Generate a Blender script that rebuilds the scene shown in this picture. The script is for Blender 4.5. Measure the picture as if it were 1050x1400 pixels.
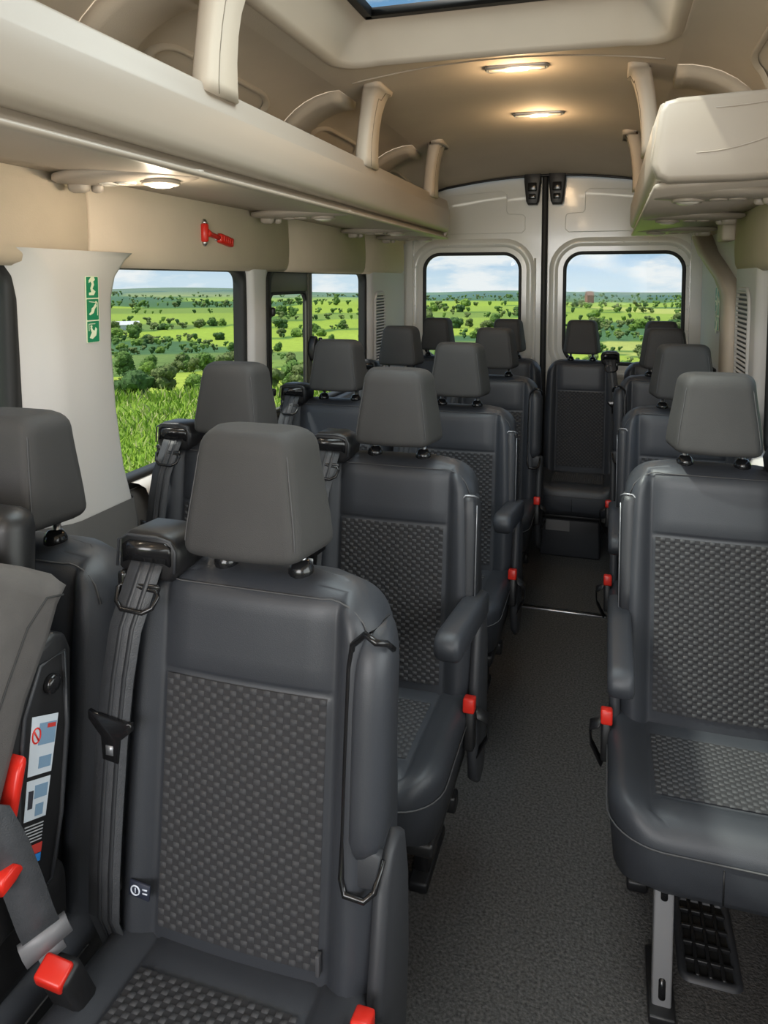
import bpy, bmesh, math, random
from mathutils import Vector, Matrix, noise
from mathutils.geometry import delaunay_2d_cdt
random.seed(7)
scene = bpy.context.scene
for o in list(bpy.data.objects): bpy.data.objects.remove(o)
COL = scene.collection
sin, cos, pi, sqrt = math.sin, math.cos, math.pi, math.sqrt

# ------------------------------------------------------------------ camera
CAM = Vector((.372, 0, 1.421)); YAW, PIT = -.299, .07
cam_d = bpy.data.cameras.new('camera'); cam = bpy.data.objects.new('camera', cam_d); COL.objects.link(cam)
fw = Vector((sin(YAW)*cos(PIT), cos(YAW)*cos(PIT), -sin(PIT))); rt = Vector((cos(YAW), -sin(YAW), 0)); up = rt.cross(fw)
M = Matrix((rt, up, -fw)).transposed().to_4x4(); M.translation = CAM
cam.matrix_world = M
cam_d.sensor_fit = 'VERTICAL'; cam_d.sensor_height = 36; cam_d.lens = 36*1000/1400
cam_d.shift_y = -247/1400; cam_d.clip_start = .02; cam_d.clip_end = 9000
scene.camera = cam
# ------------------------------------------------------------------ world
W = bpy.data.worlds.new('sky'); scene.world = W; W.use_nodes = True
nt = W.node_tree; N = nt.nodes; L = nt.links; N.clear()
out = N.new('ShaderNodeOutputWorld'); bg = N.new('ShaderNodeBackground')
tc = N.new('ShaderNodeTexCoord'); sep = N.new('ShaderNodeSeparateXYZ'); L.new(tc.outputs['Generated'], sep.inputs[0])
ramp = N.new('ShaderNodeValToRGB'); L.new(sep.outputs['Z'], ramp.inputs[0])
e = ramp.color_ramp.elements
e[0].position = 0; e[0].color = (.66, .80, .92, 1); e[1].position = .6; e[1].color = (.16, .36, .72, 1)
m = ramp.color_ramp.elements.new(.06); m.color = (.30, .54, .84, 1)
mp = N.new('ShaderNodeMapping'); mp.inputs['Scale'].default_value = (3.2, 3.2, 13); L.new(tc.outputs['Generated'], mp.inputs[0])
nz = N.new('ShaderNodeTexNoise'); nz.inputs['Scale'].default_value = 2.6; nz.inputs['Detail'].default_value = 7; nz.inputs['Roughness'].default_value = .58
L.new(mp.outputs[0], nz.inputs['Vector'])
cr = N.new('ShaderNodeValToRGB'); cr.color_ramp.elements[0].position = .46; cr.color_ramp.elements[1].position = .60
L.new(nz.outputs['Fac'], cr.inputs[0])
mx = N.new('ShaderNodeMixRGB'); mx.inputs[2].default_value = (.93, .95, .98, 1)
L.new(cr.outputs[0], mx.inputs[0]); L.new(ramp.outputs[0], mx.inputs[1]); L.new(mx.outputs[0], bg.inputs[0])
bg.inputs[1].default_value = .95; L.new(bg.outputs[0], out.inputs[0])
# ------------------------------------------------------------------ sun and added fill lights
sd = bpy.data.lights.new('sun', 'SUN'); sd.energy = 5.4; sd.angle = .02; sd.color = (1, .95, .86)
so = bpy.data.objects.new('sun', sd); COL.objects.link(so)
so.rotation_euler = Vector((.62, .30, -1.25)).to_track_quat('-Z', 'Y').to_euler()
def area(name, loc, direction, sx, sy, energy, color=(1, 1, 1)):
    d = bpy.data.lights.new(name, 'AREA'); d.shape = 'RECTANGLE'; d.size = sx; d.size_y = sy; d.energy = energy; d.color = color
    o = bpy.data.objects.new(name, d); COL.objects.link(o); o.location = loc
    o.rotation_euler = Vector(direction).to_track_quat('-Z', 'Y').to_euler(); return o
area('windscreen_fill', (0, -1.55, 1.55), (0, 1, -.12), 1.7, .95, 56, (1, .98, .96))  # added fill behind the camera; the sky alone leaves the interior too dark
area('side_window_fill', (1.02, .62, 1.25), (-1, .12, -.18), 1.3, .75, 13, (1, .98, .95))  # added fill outside the side window, strongest on the nearest seats
area('skylight_fill', (.02, 1.45, 2.34), (0, 0, -1), .75, 1.2, 22, (.95, .97, 1))  # added fill over the roof light, on top of the sky
scene.view_settings.view_transform = 'Standard'; scene.view_settings.look = 'None'
scene.view_settings.exposure = 0; scene.view_settings.gamma = 1; scene.view_settings.use_curve_mapping = False

# ------------------------------------------------------------------ materials
MATS = {}
def mat(name, col, rough=.6, metal=0, bump=0, bscale=200, var=0, vscale=30, spec=.5, emit=None, estr=0, coat=0, stretch=None):
    if name in MATS: return MATS[name]
    m = bpy.data.materials.new(name); m.use_nodes = True; t = m.node_tree; b = t.nodes['Principled BSDF']
    b.inputs['Base Color'].default_value = (*col, 1); b.inputs['Roughness'].default_value = rough; b.inputs['Metallic'].default_value = metal
    b.inputs['Specular IOR Level'].default_value = spec
    if coat: b.inputs['Coat Weight'].default_value = coat; b.inputs['Coat Roughness'].default_value = .08
    if emit: b.inputs['Emission Color'].default_value = (*emit, 1); b.inputs['Emission Strength'].default_value = estr
    if bump or var:
        tc = t.nodes.new('ShaderNodeTexCoord'); src = tc.outputs['Object']
        if stretch:
            mp = t.nodes.new('ShaderNodeMapping'); mp.inputs['Scale'].default_value = stretch; t.links.new(src, mp.inputs[0]); src = mp.outputs[0]
    if var:
        n = t.nodes.new('ShaderNodeTexNoise'); n.inputs['Scale'].default_value = vscale; n.inputs['Detail'].default_value = 4
        t.links.new(src, n.inputs['Vector'])
        r = t.nodes.new('ShaderNodeMapRange'); r.inputs[1].default_value = .3; r.inputs[2].default_value = .7
        r.inputs[3].default_value = 1-var; r.inputs[4].default_value = 1+var; t.links.new(n.outputs['Fac'], r.inputs[0])
        v = t.nodes.new('ShaderNodeVectorMath'); v.operation = 'SCALE'; v.inputs[0].default_value = col
        t.links.new(r.outputs[0], v.inputs['Scale']); t.links.new(v.outputs[0], b.inputs['Base Color'])
    if bump:
        n = t.nodes.new('ShaderNodeTexNoise'); n.inputs['Scale'].default_value = bscale; n.inputs['Detail'].default_value = 3
        t.links.new(src, n.inputs['Vector'])
        bp = t.nodes.new('ShaderNodeBump'); bp.inputs['Strength'].default_value = bump; bp.inputs['Distance'].default_value = .004
        t.links.new(n.outputs['Fac'], bp.inputs['Height']); t.links.new(bp.outputs[0], b.inputs['Normal'])
    MATS[name] = m; return m
def glass_mat(name, tint=(.97, .99, .98), refl=.003):
    m = bpy.data.materials.new(name); m.use_nodes = True; t = m.node_tree; t.nodes.clear()
    o = t.nodes.new('ShaderNodeOutputMaterial'); a = t.nodes.new('ShaderNodeBsdfTransparent'); a.inputs[0].default_value = (*tint, 1)
    g = t.nodes.new('ShaderNodeBsdfGlossy'); g.inputs['Roughness'].default_value = .02; x = t.nodes.new('ShaderNodeMixShader')
    x.inputs[0].default_value = refl
    t.links.new(a.outputs[0], x.inputs[1]); t.links.new(g.outputs[0], x.inputs[2]); t.links.new(x.outputs[0], o.inputs[0])
    MATS[name] = m; return m
SEAT = mat('seat_vinyl', (.035, .0385, .046), .47, bump=.10, bscale=700, var=.06, vscale=9)
HEAD = mat('headrest_cloth', (.037, .036, .036), .7, bump=.16, bscale=900, var=.06, vscale=12)
WBASE = mat('weave_ground', (.024, .024, .027), .8, bump=.2, bscale=900)
WTILE = mat('weave_thread', (.046, .047, .051), .7, bump=.3, bscale=1400, var=.15, vscale=160)
STITCH = mat('stitching', (.065, .065, .068), .7)
BLK = mat('black_plastic', (.012, .012, .013), .42, bump=.08, bscale=900)
BLKG = mat('black_gloss', (.010, .010, .011), .18)
DKP = mat('dark_grey_plastic', (.035, .037, .042), .48, bump=.1, bscale=700)
BELT = mat('belt_webbing', (.052, .055, .061), .5, bump=.25, bscale=500, var=.1, vscale=60)
BELTS = mat('belt_stripe', (.028, .030, .034), .5)
RED = mat('red_plastic', (.62, .022, .012), .35)
CHROME = mat('brushed_steel', (.50, .50, .51), .3, 1)
LEGM = mat('leg_steel', (.34, .34, .35), .38, .35)
SILV = mat('silver_trim', (.32, .33, .35), .35, .6)
BEIGE = mat('beige_trim', (.50, .425, .34), .55, bump=.05, bscale=500, var=.03, vscale=5)
COVE = mat('beige_cloth', (.62, .515, .40), .8, bump=.12, bscale=300, var=.03, vscale=8)
HEADL = mat('headliner', (.51, .435, .345), .85, bump=.12, bscale=260, var=.03, vscale=6)
RACK = mat('rack_plastic', (.345, .295, .245), .42, bump=.03, bscale=600)
PILLAR = mat('pillar_plastic', (.57, .55, .53), .55, bump=.04, bscale=500)
WHITE = mat('white_paint', (.66, .66, .62), .22, coat=.4)
RUBBER = mat('rubber', (.010, .010, .010), .6)
LENS = mat('lamp_lens', (.9, .8, .6), .3, emit=(1, .72, .38), estr=6)
LENSW = mat('reading_lens', (.9, .86, .8), .3, emit=(1, .88, .7), estr=2.2)
LOWP = mat('grey_lower_plastic', (.13, .125, .12), .5, bump=.06, bscale=600)
JOINTLINE = mat('joint_line', (.20, .165, .125), .7)  # darker tan for the strut cover lines
CLEAR = mat('clear_plastic', (.62, .57, .5), .15, spec=.7)
PARTSH = mat('dark_vent', (.05, .045, .04), .6)
GREEN = mat('sign_green', (.01, .23, .10), .45)
CREAM = mat('sign_cream', (.80, .83, .62), .5)
PANE = glass_mat('window_glass'); PANE2 = glass_mat('tinted_glass', (.86, .9, .88), .01)
CARPET = mat('carpet', (.062, .060, .058), .95, bump=1.0, bscale=190, var=.6, vscale=150)

# ------------------------------------------------------------------ mesh helpers
def mesh(name, V, F, mats, fm=None, smooth=True):
    me = bpy.data.meshes.new(name); me.from_pydata([tuple(v) for v in V], [], F)
    for m in (mats if isinstance(mats, (list, tuple)) else [mats]): me.materials.append(m)
    if fm: me.polygons.foreach_set('material_index', fm)
    if smooth: me.polygons.foreach_set('use_smooth', [True]*len(me.polygons))
    me.update(); return me
def link(name, me, parent=None, loc=None):
    o = bpy.data.objects.new(name, me); COL.objects.link(o); o.parent = parent
    if loc is not None: o.location = loc
    return o
class MB:
    def __init__(s): s.V = []; s.F = []; s.M = []
    def add(s, V, F, mi=0):
        b = len(s.V); s.V += [tuple(v) for v in V]; s.F += [[i+b for i in f] for f in F]; s.M += [mi]*len(F); return s
    def flipx(s):
        s.V = [(-v[0], v[1], v[2]) for v in s.V]; s.F = [f[::-1] for f in s.F]; return s
    def obj(s, name, mats, parent=None, smooth=True, auto=None):
        me = mesh(name, s.V, s.F, mats, s.M, smooth)
        bm = bmesh.new(); bm.from_mesh(me); bmesh.ops.recalc_face_normals(bm, faces=bm.faces)
        if auto:
            for e in bm.edges:
                if len(e.link_faces) == 2 and e.calc_face_angle(0) > auto: e.smooth = False
        bm.to_mesh(me); bm.free()
        return link(name, me, parent)
def loft(rings, cap=True, closed=True, cyc=False):
    n = len(rings[0]); V = [p for r in rings for p in r]; F = []
    K = len(rings)
    for k in range(K if cyc else K-1):
        a, b = k*n, ((k+1) % K)*n
        for i in range(n if closed else n-1):
            j = (i+1) % n; F.append([a+i, a+j, b+j, b+i])
    if cap and not cyc: F.append(list(range(n))[::-1]); F.append([(K-1)*n+i for i in range(n)])
    return V, F
def tube(path, r, n=6, closed=False, cap=True):
    P = [Vector(p) for p in path]; rings = []; K = len(P)
    prev = None
    for i in range(K):
        a = P[(i-1) % K] if (closed or i > 0) else P[i]; b = P[(i+1) % K] if (closed or i < K-1) else P[i]
        d = (b-a).normalized()
        ref = prev if prev is not None else (Vector((0, 0, 1)) if abs(d.z) < .9 else Vector((1, 0, 0)))
        x = (ref - d*ref.dot(d)).normalized(); prev = x; y = d.cross(x)
        rr = r[i] if isinstance(r, (list, tuple)) else r
        rings.append([P[i]+x*(rr*cos(2*pi*k/n))+y*(rr*sin(2*pi*k/n)) for k in range(n)])
    return loft(rings, cap, True, closed)
def ribbon(path, w, th, side=None):
    """flat strap along path; side = width direction (vector or list)"""
    P = [Vector(p) for p in path]; rings = []
    for i, p in enumerate(P):
        d = (P[min(i+1, len(P)-1)]-P[max(i-1, 0)]).normalized()
        s = Vector(side[i] if isinstance(side, list) else side); s = (s-d*s.dot(d)).normalized(); n = d.cross(s)
        ww = w[i] if isinstance(w, list) else w
        rings.append([p-s*ww/2-n*th/2, p+s*ww/2-n*th/2, p+s*ww/2+n*th/2, p-s*ww/2+n*th/2])
    return loft(rings)
def rbox(c, s, r=.005, seg=2, rot=None):
    bm = bmesh.new(); bmesh.ops.create_cube(bm, size=1)
    for v in bm.verts: v.co = Vector((v.co.x*s[0], v.co.y*s[1], v.co.z*s[2]))
    if r > 0: bmesh.ops.bevel(bm, geom=bm.edges[:], offset=min(r, min(s)*.49), segments=seg, affect='EDGES', profile=.5)
    R = rot.to_matrix() if hasattr(rot, 'to_matrix') else rot
    if R is not None: bmesh.ops.rotate(bm, verts=bm.verts, cent=(0, 0, 0), matrix=R)
    bmesh.ops.translate(bm, verts=bm.verts, vec=c)
    bm.verts.index_update(); V = [v.co.copy() for v in bm.verts]; F = [[v.index for v in f.verts] for f in bm.faces]; bm.free(); return V, F
def prism(poly, mapf, d0, d1, bev=0):
    """poly: 2D outline; mapf(a,b,d) -> 3D"""
    n = len(poly)
    if bev:
        c = Vector((sum(p[0] for p in poly)/n, sum(p[1] for p in poly)/n))
        def ins(k):
            q = []
            for i in range(n):
                p0, p1, p2 = Vector(poly[i-1]), Vector(poly[i]), Vector(poly[(i+1) % n])
                t = (p2-p0).normalized(); nn = Vector((-t.y, t.x))
                if nn.dot(c-p1) < 0: nn = -nn
                q.append(p1+nn*k)
            return q
        s = 1 if d1 > d0 else -1
        R = [(ins(bev), d0), (ins(bev*.3), d0+s*bev*.3), (poly, d0+s*bev), (poly, d1-s*bev), (ins(bev*.3), d1-s*bev*.3), (ins(bev), d1)]
    else: R = [(poly, d0), (poly, d1)]
    return loft([[mapf(p[0], p[1], d) for p in pl] for pl, d in R])
def rrect(w, h, r, n=6, cx=0, cy=0):
    """rounded rectangle outline with outward normals"""
    out = []
    for (sx, sy, a0) in ((1, 1, 0), (-1, 1, pi/2), (-1, -1, pi), (1, -1, 3*pi/2)):
        for k in range(n+1):
            a = a0+pi/2*k/n
            out.append(((cx+sx*(w/2-r)+r*cos(a), cy+sy*(h/2-r)+r*sin(a)), (cos(a), sin(a))))
    return out
def frame(rr, prof, mapf, closed_prof=True):
    """sweep profile [(offset, depth)] round a rounded rectangle"""
    rings = [[mapf(p[0]+nn[0]*o, p[1]+nn[1]*o, d) for p, nn in rr] for o, d in prof]
    return loft(rings, cap=False, cyc=closed_prof)
def plate(outer, holes, mapf, step=.2):
    """flat sheet with holes, triangulated, with interior points"""
    from mathutils.geometry import delaunay_2d_cdt
    pts = []; edges = []
    for lp in [outer]+holes:
        b = len(pts); pts += [Vector(p[:2]) for p in lp]; edges += [(b+i, b+(i+1) % len(lp)) for i in range(len(lp))]
    def inside(p, lp):
        c = False
        for i in range(len(lp)):
            x1, y1 = lp[i][:2]; x2, y2 = lp[i-1][:2]
            if (y1 > p[1]) != (y2 > p[1]) and p[0] < (x2-x1)*(p[1]-y1)/(y2-y1)+x1: c = not c
        return c
    x0 = min(p[0] for p in outer); x1 = max(p[0] for p in outer); y0 = min(p[1] for p in outer); y1 = max(p[1] for p in outer)
    if step:
        nx = int((x1-x0)/step)+1; ny = int((y1-y0)/step)+1
        for i in range(1, nx):
            for j in range(1, ny):
                p = (x0+(x1-x0)*i/nx, y0+(y1-y0)*j/ny)
                if inside(p, outer) and not any(inside(p, h) for h in holes): pts.append(Vector(p))
    v, _, f, *_ = delaunay_2d_cdt(pts, edges, [], 0, 1e-6)
    F = []
    for t in f:
        c = (sum(v[i].x for i in t)/len(t), sum(v[i].y for i in t)/len(t))
        if inside(c, outer) and not any(inside(c, h) for h in holes): F.append(list(t))
    return [mapf(p.x, p.y) for p in v], F
def solid(o, th, off=-1):
    m = o.modifiers.new('thickness', 'SOLIDIFY'); m.thickness = th; m.offset = off; return o
def empty(name, loc=(0, 0, 0), rz=0, parent=None):
    o = bpy.data.objects.new(name, None); COL.objects.link(o); o.location = loc; o.rotation_euler = (0, 0, rz); o.parent = parent
    o.empty_display_size = .05; return o
def tag(o, label, cat, group=None):
    o['label'] = label; o['category'] = cat
    if group: o['group'] = group
    return o
def struct(o, label=None):
    o['kind'] = 'structure'
    if label: o['label'] = label
    return o
def copy_tree(o, parent=None):
    c = o.copy(); COL.objects.link(c); c.parent = parent
    for ch in o.children: copy_tree(ch, c)
    return c
def smooth01(t): t = max(0, min(1, t)); return t*t*(3-2*t)
def lerp(a, b, t): return a+(b-a)*t
def interp(x, tab):
    if x <= tab[0][0]: return tab[0][1]
    for (a, b), (c, d) in zip(tab, tab[1:]):
        if x <= c: return b+(d-b)*(x-a)/(c-a)
    return tab[-1][1]

# ================================================================== THE VAN SHELL
Y0, YD = -1.5, 4.40          # front end of the saloon, rear doors
XW = .88
# ---- floor
b = MB(); b.add(*rbox((0, (Y0+YD)/2, -.03), (2*XW, YD-Y0, .06), 0))
struct(b.obj('floor', CARPET, smooth=False), 'dark grey carpet floor of the minibus aisle')
b = MB(); b.add(*rbox((.187, 3.14, .003), (.40, .028, .010), .003))
struct(b.obj('trim_1', CHROME), 'thin metal joint strip across the carpet aisle')
# ---- ceiling: crowned headliner with a roof-light opening
def zc(x, y):
    z = 2.145-.05*(x/.55)**2
    if y > 2.9: z -= .115*((y-2.9)/1.5)**2
    return z
SKY = (.025, 1.45, 1.02, 1.72)      # roof-light rim: cx, cy, w, h
hole = [p for p, n in rrect(SKY[2], SKY[3], .13, 8, SKY[0], SKY[1])]
ou = [(-.56, Y0), (.56, Y0)]+[(.56, Y0+(YD-Y0)*i/24) for i in range(1, 25)]+[(.56-1.12*i/8, YD) for i in range(1, 9)]+[(-.56, YD-(YD-Y0)*i/24) for i in range(1, 24)]
b = MB(); b.add(*plate(ou, [hole], lambda x, y: (x, y, zc(x, y)), .14))
struct(b.obj('ceiling', HEADL), 'beige cloth headliner with a roof light opening')
# side coves curving from the ceiling down behind the racks
for s, nm in ((-1, 'trim_2'), (1, 'trim_3')):
    rings = []
    for i in range(40):
        y = Y0+(YD-Y0)*i/39; ring = []
        for k in range(11):
            a = pi/2*k/10
            ze = zc(.56, y); ring.append((s*(.56+.29*sin(a)), y, 1.80+(ze-1.80)*cos(a)))
        ring.append((s*.85, y, 1.64)); rings.append(ring)
    b = MB(); b.add(*loft(rings, False, False)); struct(b.obj(nm, HEADL), 'curved beige upper side lining above the luggage rack')
# thin rear edge strip of the headliner
b = MB(); b.add(*tube([(-.86+1.72*i/24, YD-.03, zc(max(-.56, min(.56, -.86+1.72*i/24)), YD)-max(0, abs(-.86+1.72*i/24)-.56)**2*2.6-.004) for i in range(25)], .007))
struct(b.obj('trim_4', BLK), 'black edge strip where the headliner meets the rear doors')
# ---- roof light: sloping well, black frame, pane
rl = empty('window_1', (0, 0, 0)); struct(rl, 'roof light with black frame set in a sloping beige well')
rr = rrect(SKY[2], SKY[3], .13, 8, SKY[0], SKY[1])
def wz(x, y, d): return (x, y, zc(x, y)+d) if d < .03 else (x, y, 2.15+d)
b = MB(); b.add(*frame(rr, [(.015, -.002), (.004, -.012), (-.012, -.014), (-.03, .002), (-.10, .055), (-.13, .075)], wz, False)); b.obj('well_lining', BEIGE, rl)
b = MB(); b.add(*frame(rr, [(-.12, .074), (-.125, .066), (-.150, .066), (-.155, .09), (-.12, .09)], lambda x, y, d: (x, y, 2.15+d))); b.obj('pane_seal', RUBBER, rl)
b = MB(); b.add(*rbox((SKY[0], SKY[1], 2.243), (SKY[2]-.26, SKY[3]-.26, .006), 0)); b.obj('pane', PANE2, rl, False)
# ribs across ceiling (headliner joint behind roof light)
b = MB(); b.add(*tube([(-.50+i*.06, 2.45-.006*i*0, zc(-.50+i*.06, 2.45)-.001) for i in range(18)], .004, 5)); struct(b.obj('trim_5', HEADL), 'headliner joint line behind the roof light')

# ---- side walls with window openings
ZS, ZT = .87, 1.465
def wall_side(s, nm, wins, label):
    mp = lambda y, z: (s*XW, y, z)
    ou = [(Y0, 0), (YD, 0), (YD, 1.70), (Y0, 1.70)]
    holes = [[p for p, n in rrect(y1-y0, ZT-ZS, .055, 6, (y0+y1)/2, (ZS+ZT)/2)] for y0, y1 in wins]
    b = MB(); b.add(*plate(ou, holes, mp, .4)); o = b.obj(nm, PILLAR, None, False); struct(o, label)
    m = o.modifiers.new('thickness', 'SOLIDIFY'); m.thickness = .03; m.offset = 0
WL = [(-1.2, -.35), (-.1, 1.275), (1.50, 2.332), (2.52, 3.68)]
WR = [(-1.2, -.35), (.0, 1.30), (1.62, 2.60)]
wall_side(-1, 'wall_left', WL, 'grey lined side wall of the minibus with windows')
wall_side(1, 'wall_right', WR, 'grey lined side wall with windows beside the single seats')
wn = 2
for s, wins in ((-1, WL), (1, WR)):
    for wi, (y0, y1) in enumerate(wins):
        g = empty('window_%d' % wn, (0, 0, 0)); wn += 1
        struct(g, 'side window pane in a black rubber frame')
        rr = rrect(y1-y0, ZT-ZS, .055, 6, (y0+y1)/2, (ZS+ZT)/2)
        mpd = lambda a, z, d, s=s: (s*(XW+d), a, z)
        b = MB(); b.add(*frame(rr, [(.016, -.02), (-.012, -.024), (-.016, -.01), (-.016, .02), (.016, .02)], mpd)); b.obj('rubber_seal', RUBBER, g)
        b = MB(); b.add(*plate([p for p, n in rr], [], lambda a, z, s=s: (s*(XW+.006), a, z), 0)); solid(b.obj('pane', PANE, g, False), .005)
        if s < 0 and wi == 3:            # sliding vent in the rear side window
            b = MB()
            b.add(*rbox((-XW+.002, 2.66, 1.415), (.022, .50, .085), .004))
            b.add(*rbox((-XW+.002, 2.93, 1.16), (.030, .040, .60), .004))
            b.add(*rbox((-XW+.004, 2.90, 1.13), (.020, .014, .50), .003))
            b.add(*rbox((-XW+.002, 2.74, .90), (.022, .40, .03), .004)); b.obj('sliding_frame', mat('olive_frame', (.085, .085, .062), .5), g)
            vr = rrect(.36, .47, .04, 5, 2.72, 1.135)
            b = MB(); b.add(*frame(vr, [(.008, -.012), (-.006, -.014), (-.008, .004), (.008, .004)], mpd)); b.obj('vent_seal', RUBBER, g)
            b = MB()
            b.add(*prism([(2.93+.028*cos(a)*1.0, 1.125+.055*sin(a)) for a in [2*pi*k/14 for k in range(14)]], lambda a, c, d: (-XW+d, a, c), .012, .045, .006)); hd = b.obj('vent_latch', BLK, g)
            b = MB(); b.add(*rbox((-XW+.055, 2.945, 1.135), (.018, .016, .075), .006)); b.obj('latch_lever', BLKG, hd)
            b = MB(); b.add(*rbox((-XW+.02, 2.54, 1.30), (.03, .02, .035), .008)); b.obj('stop_knob', BLK, g)
            b = MB(); b.add(*rbox((-XW+.02, 2.54, .99), (.03, .02, .03), .008)); b.obj('stop_knob', BLK, g)

# ---- pillars (light grey mouldings between the windows)
def pillar(nm, s, stations, label, material=PILLAR, bev=.035):
    """stations: z, y0, y1 of the proud face, depth"""
    rings = []
    for z, y0, y1, d in stations:
        x0 = s*(XW-.004); x1 = s*(XW-d)
        rings.append([(x0, y0-bev, z), (s*(XW-d*.55), y0-bev*.66, z), (s*(XW-d*.92), y0-bev*.16, z), (x1, y0+.012, z), (x1, (y0+y1)/2, z), (x1, y1-.012, z), (s*(XW-d*.9), y1+.004, z), (s*(XW-d*.5), y1+.014, z), (x0, y1+.02, z)])
    b = MB(); b.add(*loft(rings, False, False)); return struct(b.obj(nm, material, None, True), label)
pb = pillar('trim_6', -1, [(.855, 1.375, 1.585, .085), (.95, 1.37, 1.56, .08), (1.1, 1.365, 1.54, .077), (1.25, 1.36, 1.532, .074), (1.38, 1.355, 1.538, .072), (1.43, 1.34, 1.555, .072), (1.475, 1.30, 1.60, .072), (1.49, 1.27, 1.63, .07)], 'broad light grey pillar moulding carrying the green exit sign', PILLAR, .085)
pillar('trim_7', -1, [(.84, 2.345, 2.445, .045), (1.0, 2.345, 2.445, .045), (1.3, 2.35, 2.445, .045), (1.44, 2.345, 2.45, .045), (1.48, 2.33, 2.47, .045)], 'narrow grey pillar moulding between the left windows', PILLAR, .012)
pillar('trim_8', -1, [(.3, 3.70, 4.33, .05), (1.0, 3.70, 4.33, .05), (1.44, 3.70, 4.33, .05), (1.60, 3.70, 4.33, .05)], 'grey rear corner moulding with a louvred vent')
pillar('trim_9', 1, [(.3, 2.66, 3.06, .05), (1.0, 2.66, 3.06, .05), (1.60, 2.66, 3.06, .05)], 'grey corner moulding with louvred vent beside the single seats')
pillar('trim_10', 1, [(.84, 1.35, 1.58, .07), (1.2, 1.34, 1.57, .07), (1.49, 1.32, 1.60, .07)], 'grey pillar moulding between the right windows')
pillar('trim_11', 1, [(.3, 3.2, 4.33, .03), (1.0, 3.2, 4.33, .03), (1.64, 3.2, 4.33, .03)], 'grey rear corner lining behind the bracket')
# right-hand bracket post running up to the rack
b = MB()
def post(path, w, dx, s=1):
    rings = []
    for (x, y, z) in path:
        rings.append([(x, y-w/2, z), (x-s*.012, y-w/2+.01, z), (x-s*.012, y+w/2-.01, z), (x, y+w/2, z), (x+dx, y+w/2, z), (x+dx, y-w/2, z)])
    return loft(rings)
b.add(*post([(.812, 3.14, .30), (.812, 3.14, 1.30), (.810, 3.17, 1.37), (.804, 3.30, 1.43), (.796, 3.52, 1.485), (.79, 3.80, 1.55), (.785, 4.05, 1.645)], .19, .07)); struct(b.obj('trim_12', BEIGE), 'beige bracket post bending up under the right rack')
# ---- louvred vents on the corner mouldings
def louvre(s, y0, y1, z0, z1, parent_label, nm):
    g = empty(nm, (s*(XW-.05), (y0+y1)/2, z0)); tag(g, parent_label, 'air vent')
    x = 0; yc = 0; w = y1-y0; h = z1-z0
    rr = rrect(w, h, w*.26, 6, 0, h/2)
    mpd = lambda a, c, d: (-s*d, a, c)
    b = MB(); b.add(*frame(rr, [(.012, .001), (.008, .009), (-.004, .009), (-.008, .002)], mpd, False)); b.obj('vent_frame', PILLAR, g)
    b = MB(); b.add(*plate([p for p, n in rr], [], lambda a, c: (-s*.0015, a, c), 0)); b.obj('vent_back', PARTSH, g, False)
    n = 26; sl = MB(); sl.add(*rbox((0, 0, 0), (.008, w-.02, h/n*.50), .001, 1, Matrix.Rotation(s*.5, 3, 'Y'))); me = None
    for k in range(n):
        zz = h*(k+.5)/n; e = min(zz, h-zz); ww = 1 if e > w*.26 else .55+.45*sqrt(max(.1, 1-(1-e/(w*.26))**2))
        o = sl.obj('slat', PILLAR, g, False) if me is None else link('slat', me, g)
        me = o.data; o.location = (-s*.006, 0, zz); o.scale = (1, ww, 1)
    return g
louvre(-1, 3.73, 3.90, .93, 1.35, 'tall louvred vent in the corner lining by the sliding side window', 'air_vent')
louvre(1, 2.745, 2.985, .95, 1.385, 'tall louvred vent in the lining behind the single seats', 'air_vent')
# ---- lower side lining and sill ledges
for s, nm, nm2 in ((-1, 'trim_13', 'trim_14'), (1, 'trim_15', 'trim_16')):
    b = MB(); prof = [(.0, .0), (.0, .60), (.012, .74), (.03, .82), (.045, .845), (.06, .85)]
    rings = [[(s*(XW-.075+a), y, z) for a, z in prof] for y in (Y0, 1.2, 1.7, 2.6, 3.6, 4.36)]
    b.add(*loft(rings, False, False)); struct(b.obj(nm, LOWP), 'grey lower side lining below the windows')
    b = MB(); prof = [(.0, .80), (-.004, .835), (.008, .862), (.03, .872), (.07, .875)]
    rings = [[(s*(XW-.078+a), y, z) for a, z in prof] for y in ((1.66, 1.9, 2.22) if s < 0 else (1.66, 2.0, 2.7))]
    b.add(*loft(rings, False, False)); struct(b.obj(nm2, PILLAR), 'pale window ledge')
b = MB(); prof = [(.0, .80), (-.004, .835), (.008, .862), (.03, .872), (.07, .875)]
b.add(*loft([[(-(XW-.078+a), y, z) for a, z in prof] for y in (2.47, 3.0, 3.66)], False, False)); struct(b.obj('trim_17', BLK), 'black ledge under the sliding window')
# lower dark foot of broad pillar
pillar('trim_18', -1, [(0, 1.36, 1.62, .10), (.5, 1.36, 1.62, .10), (.80, 1.37, 1.60, .092), (.862, 1.375, 1.588, .089)], 'dark grey foot of the broad pillar', LOWP, .085)

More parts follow.
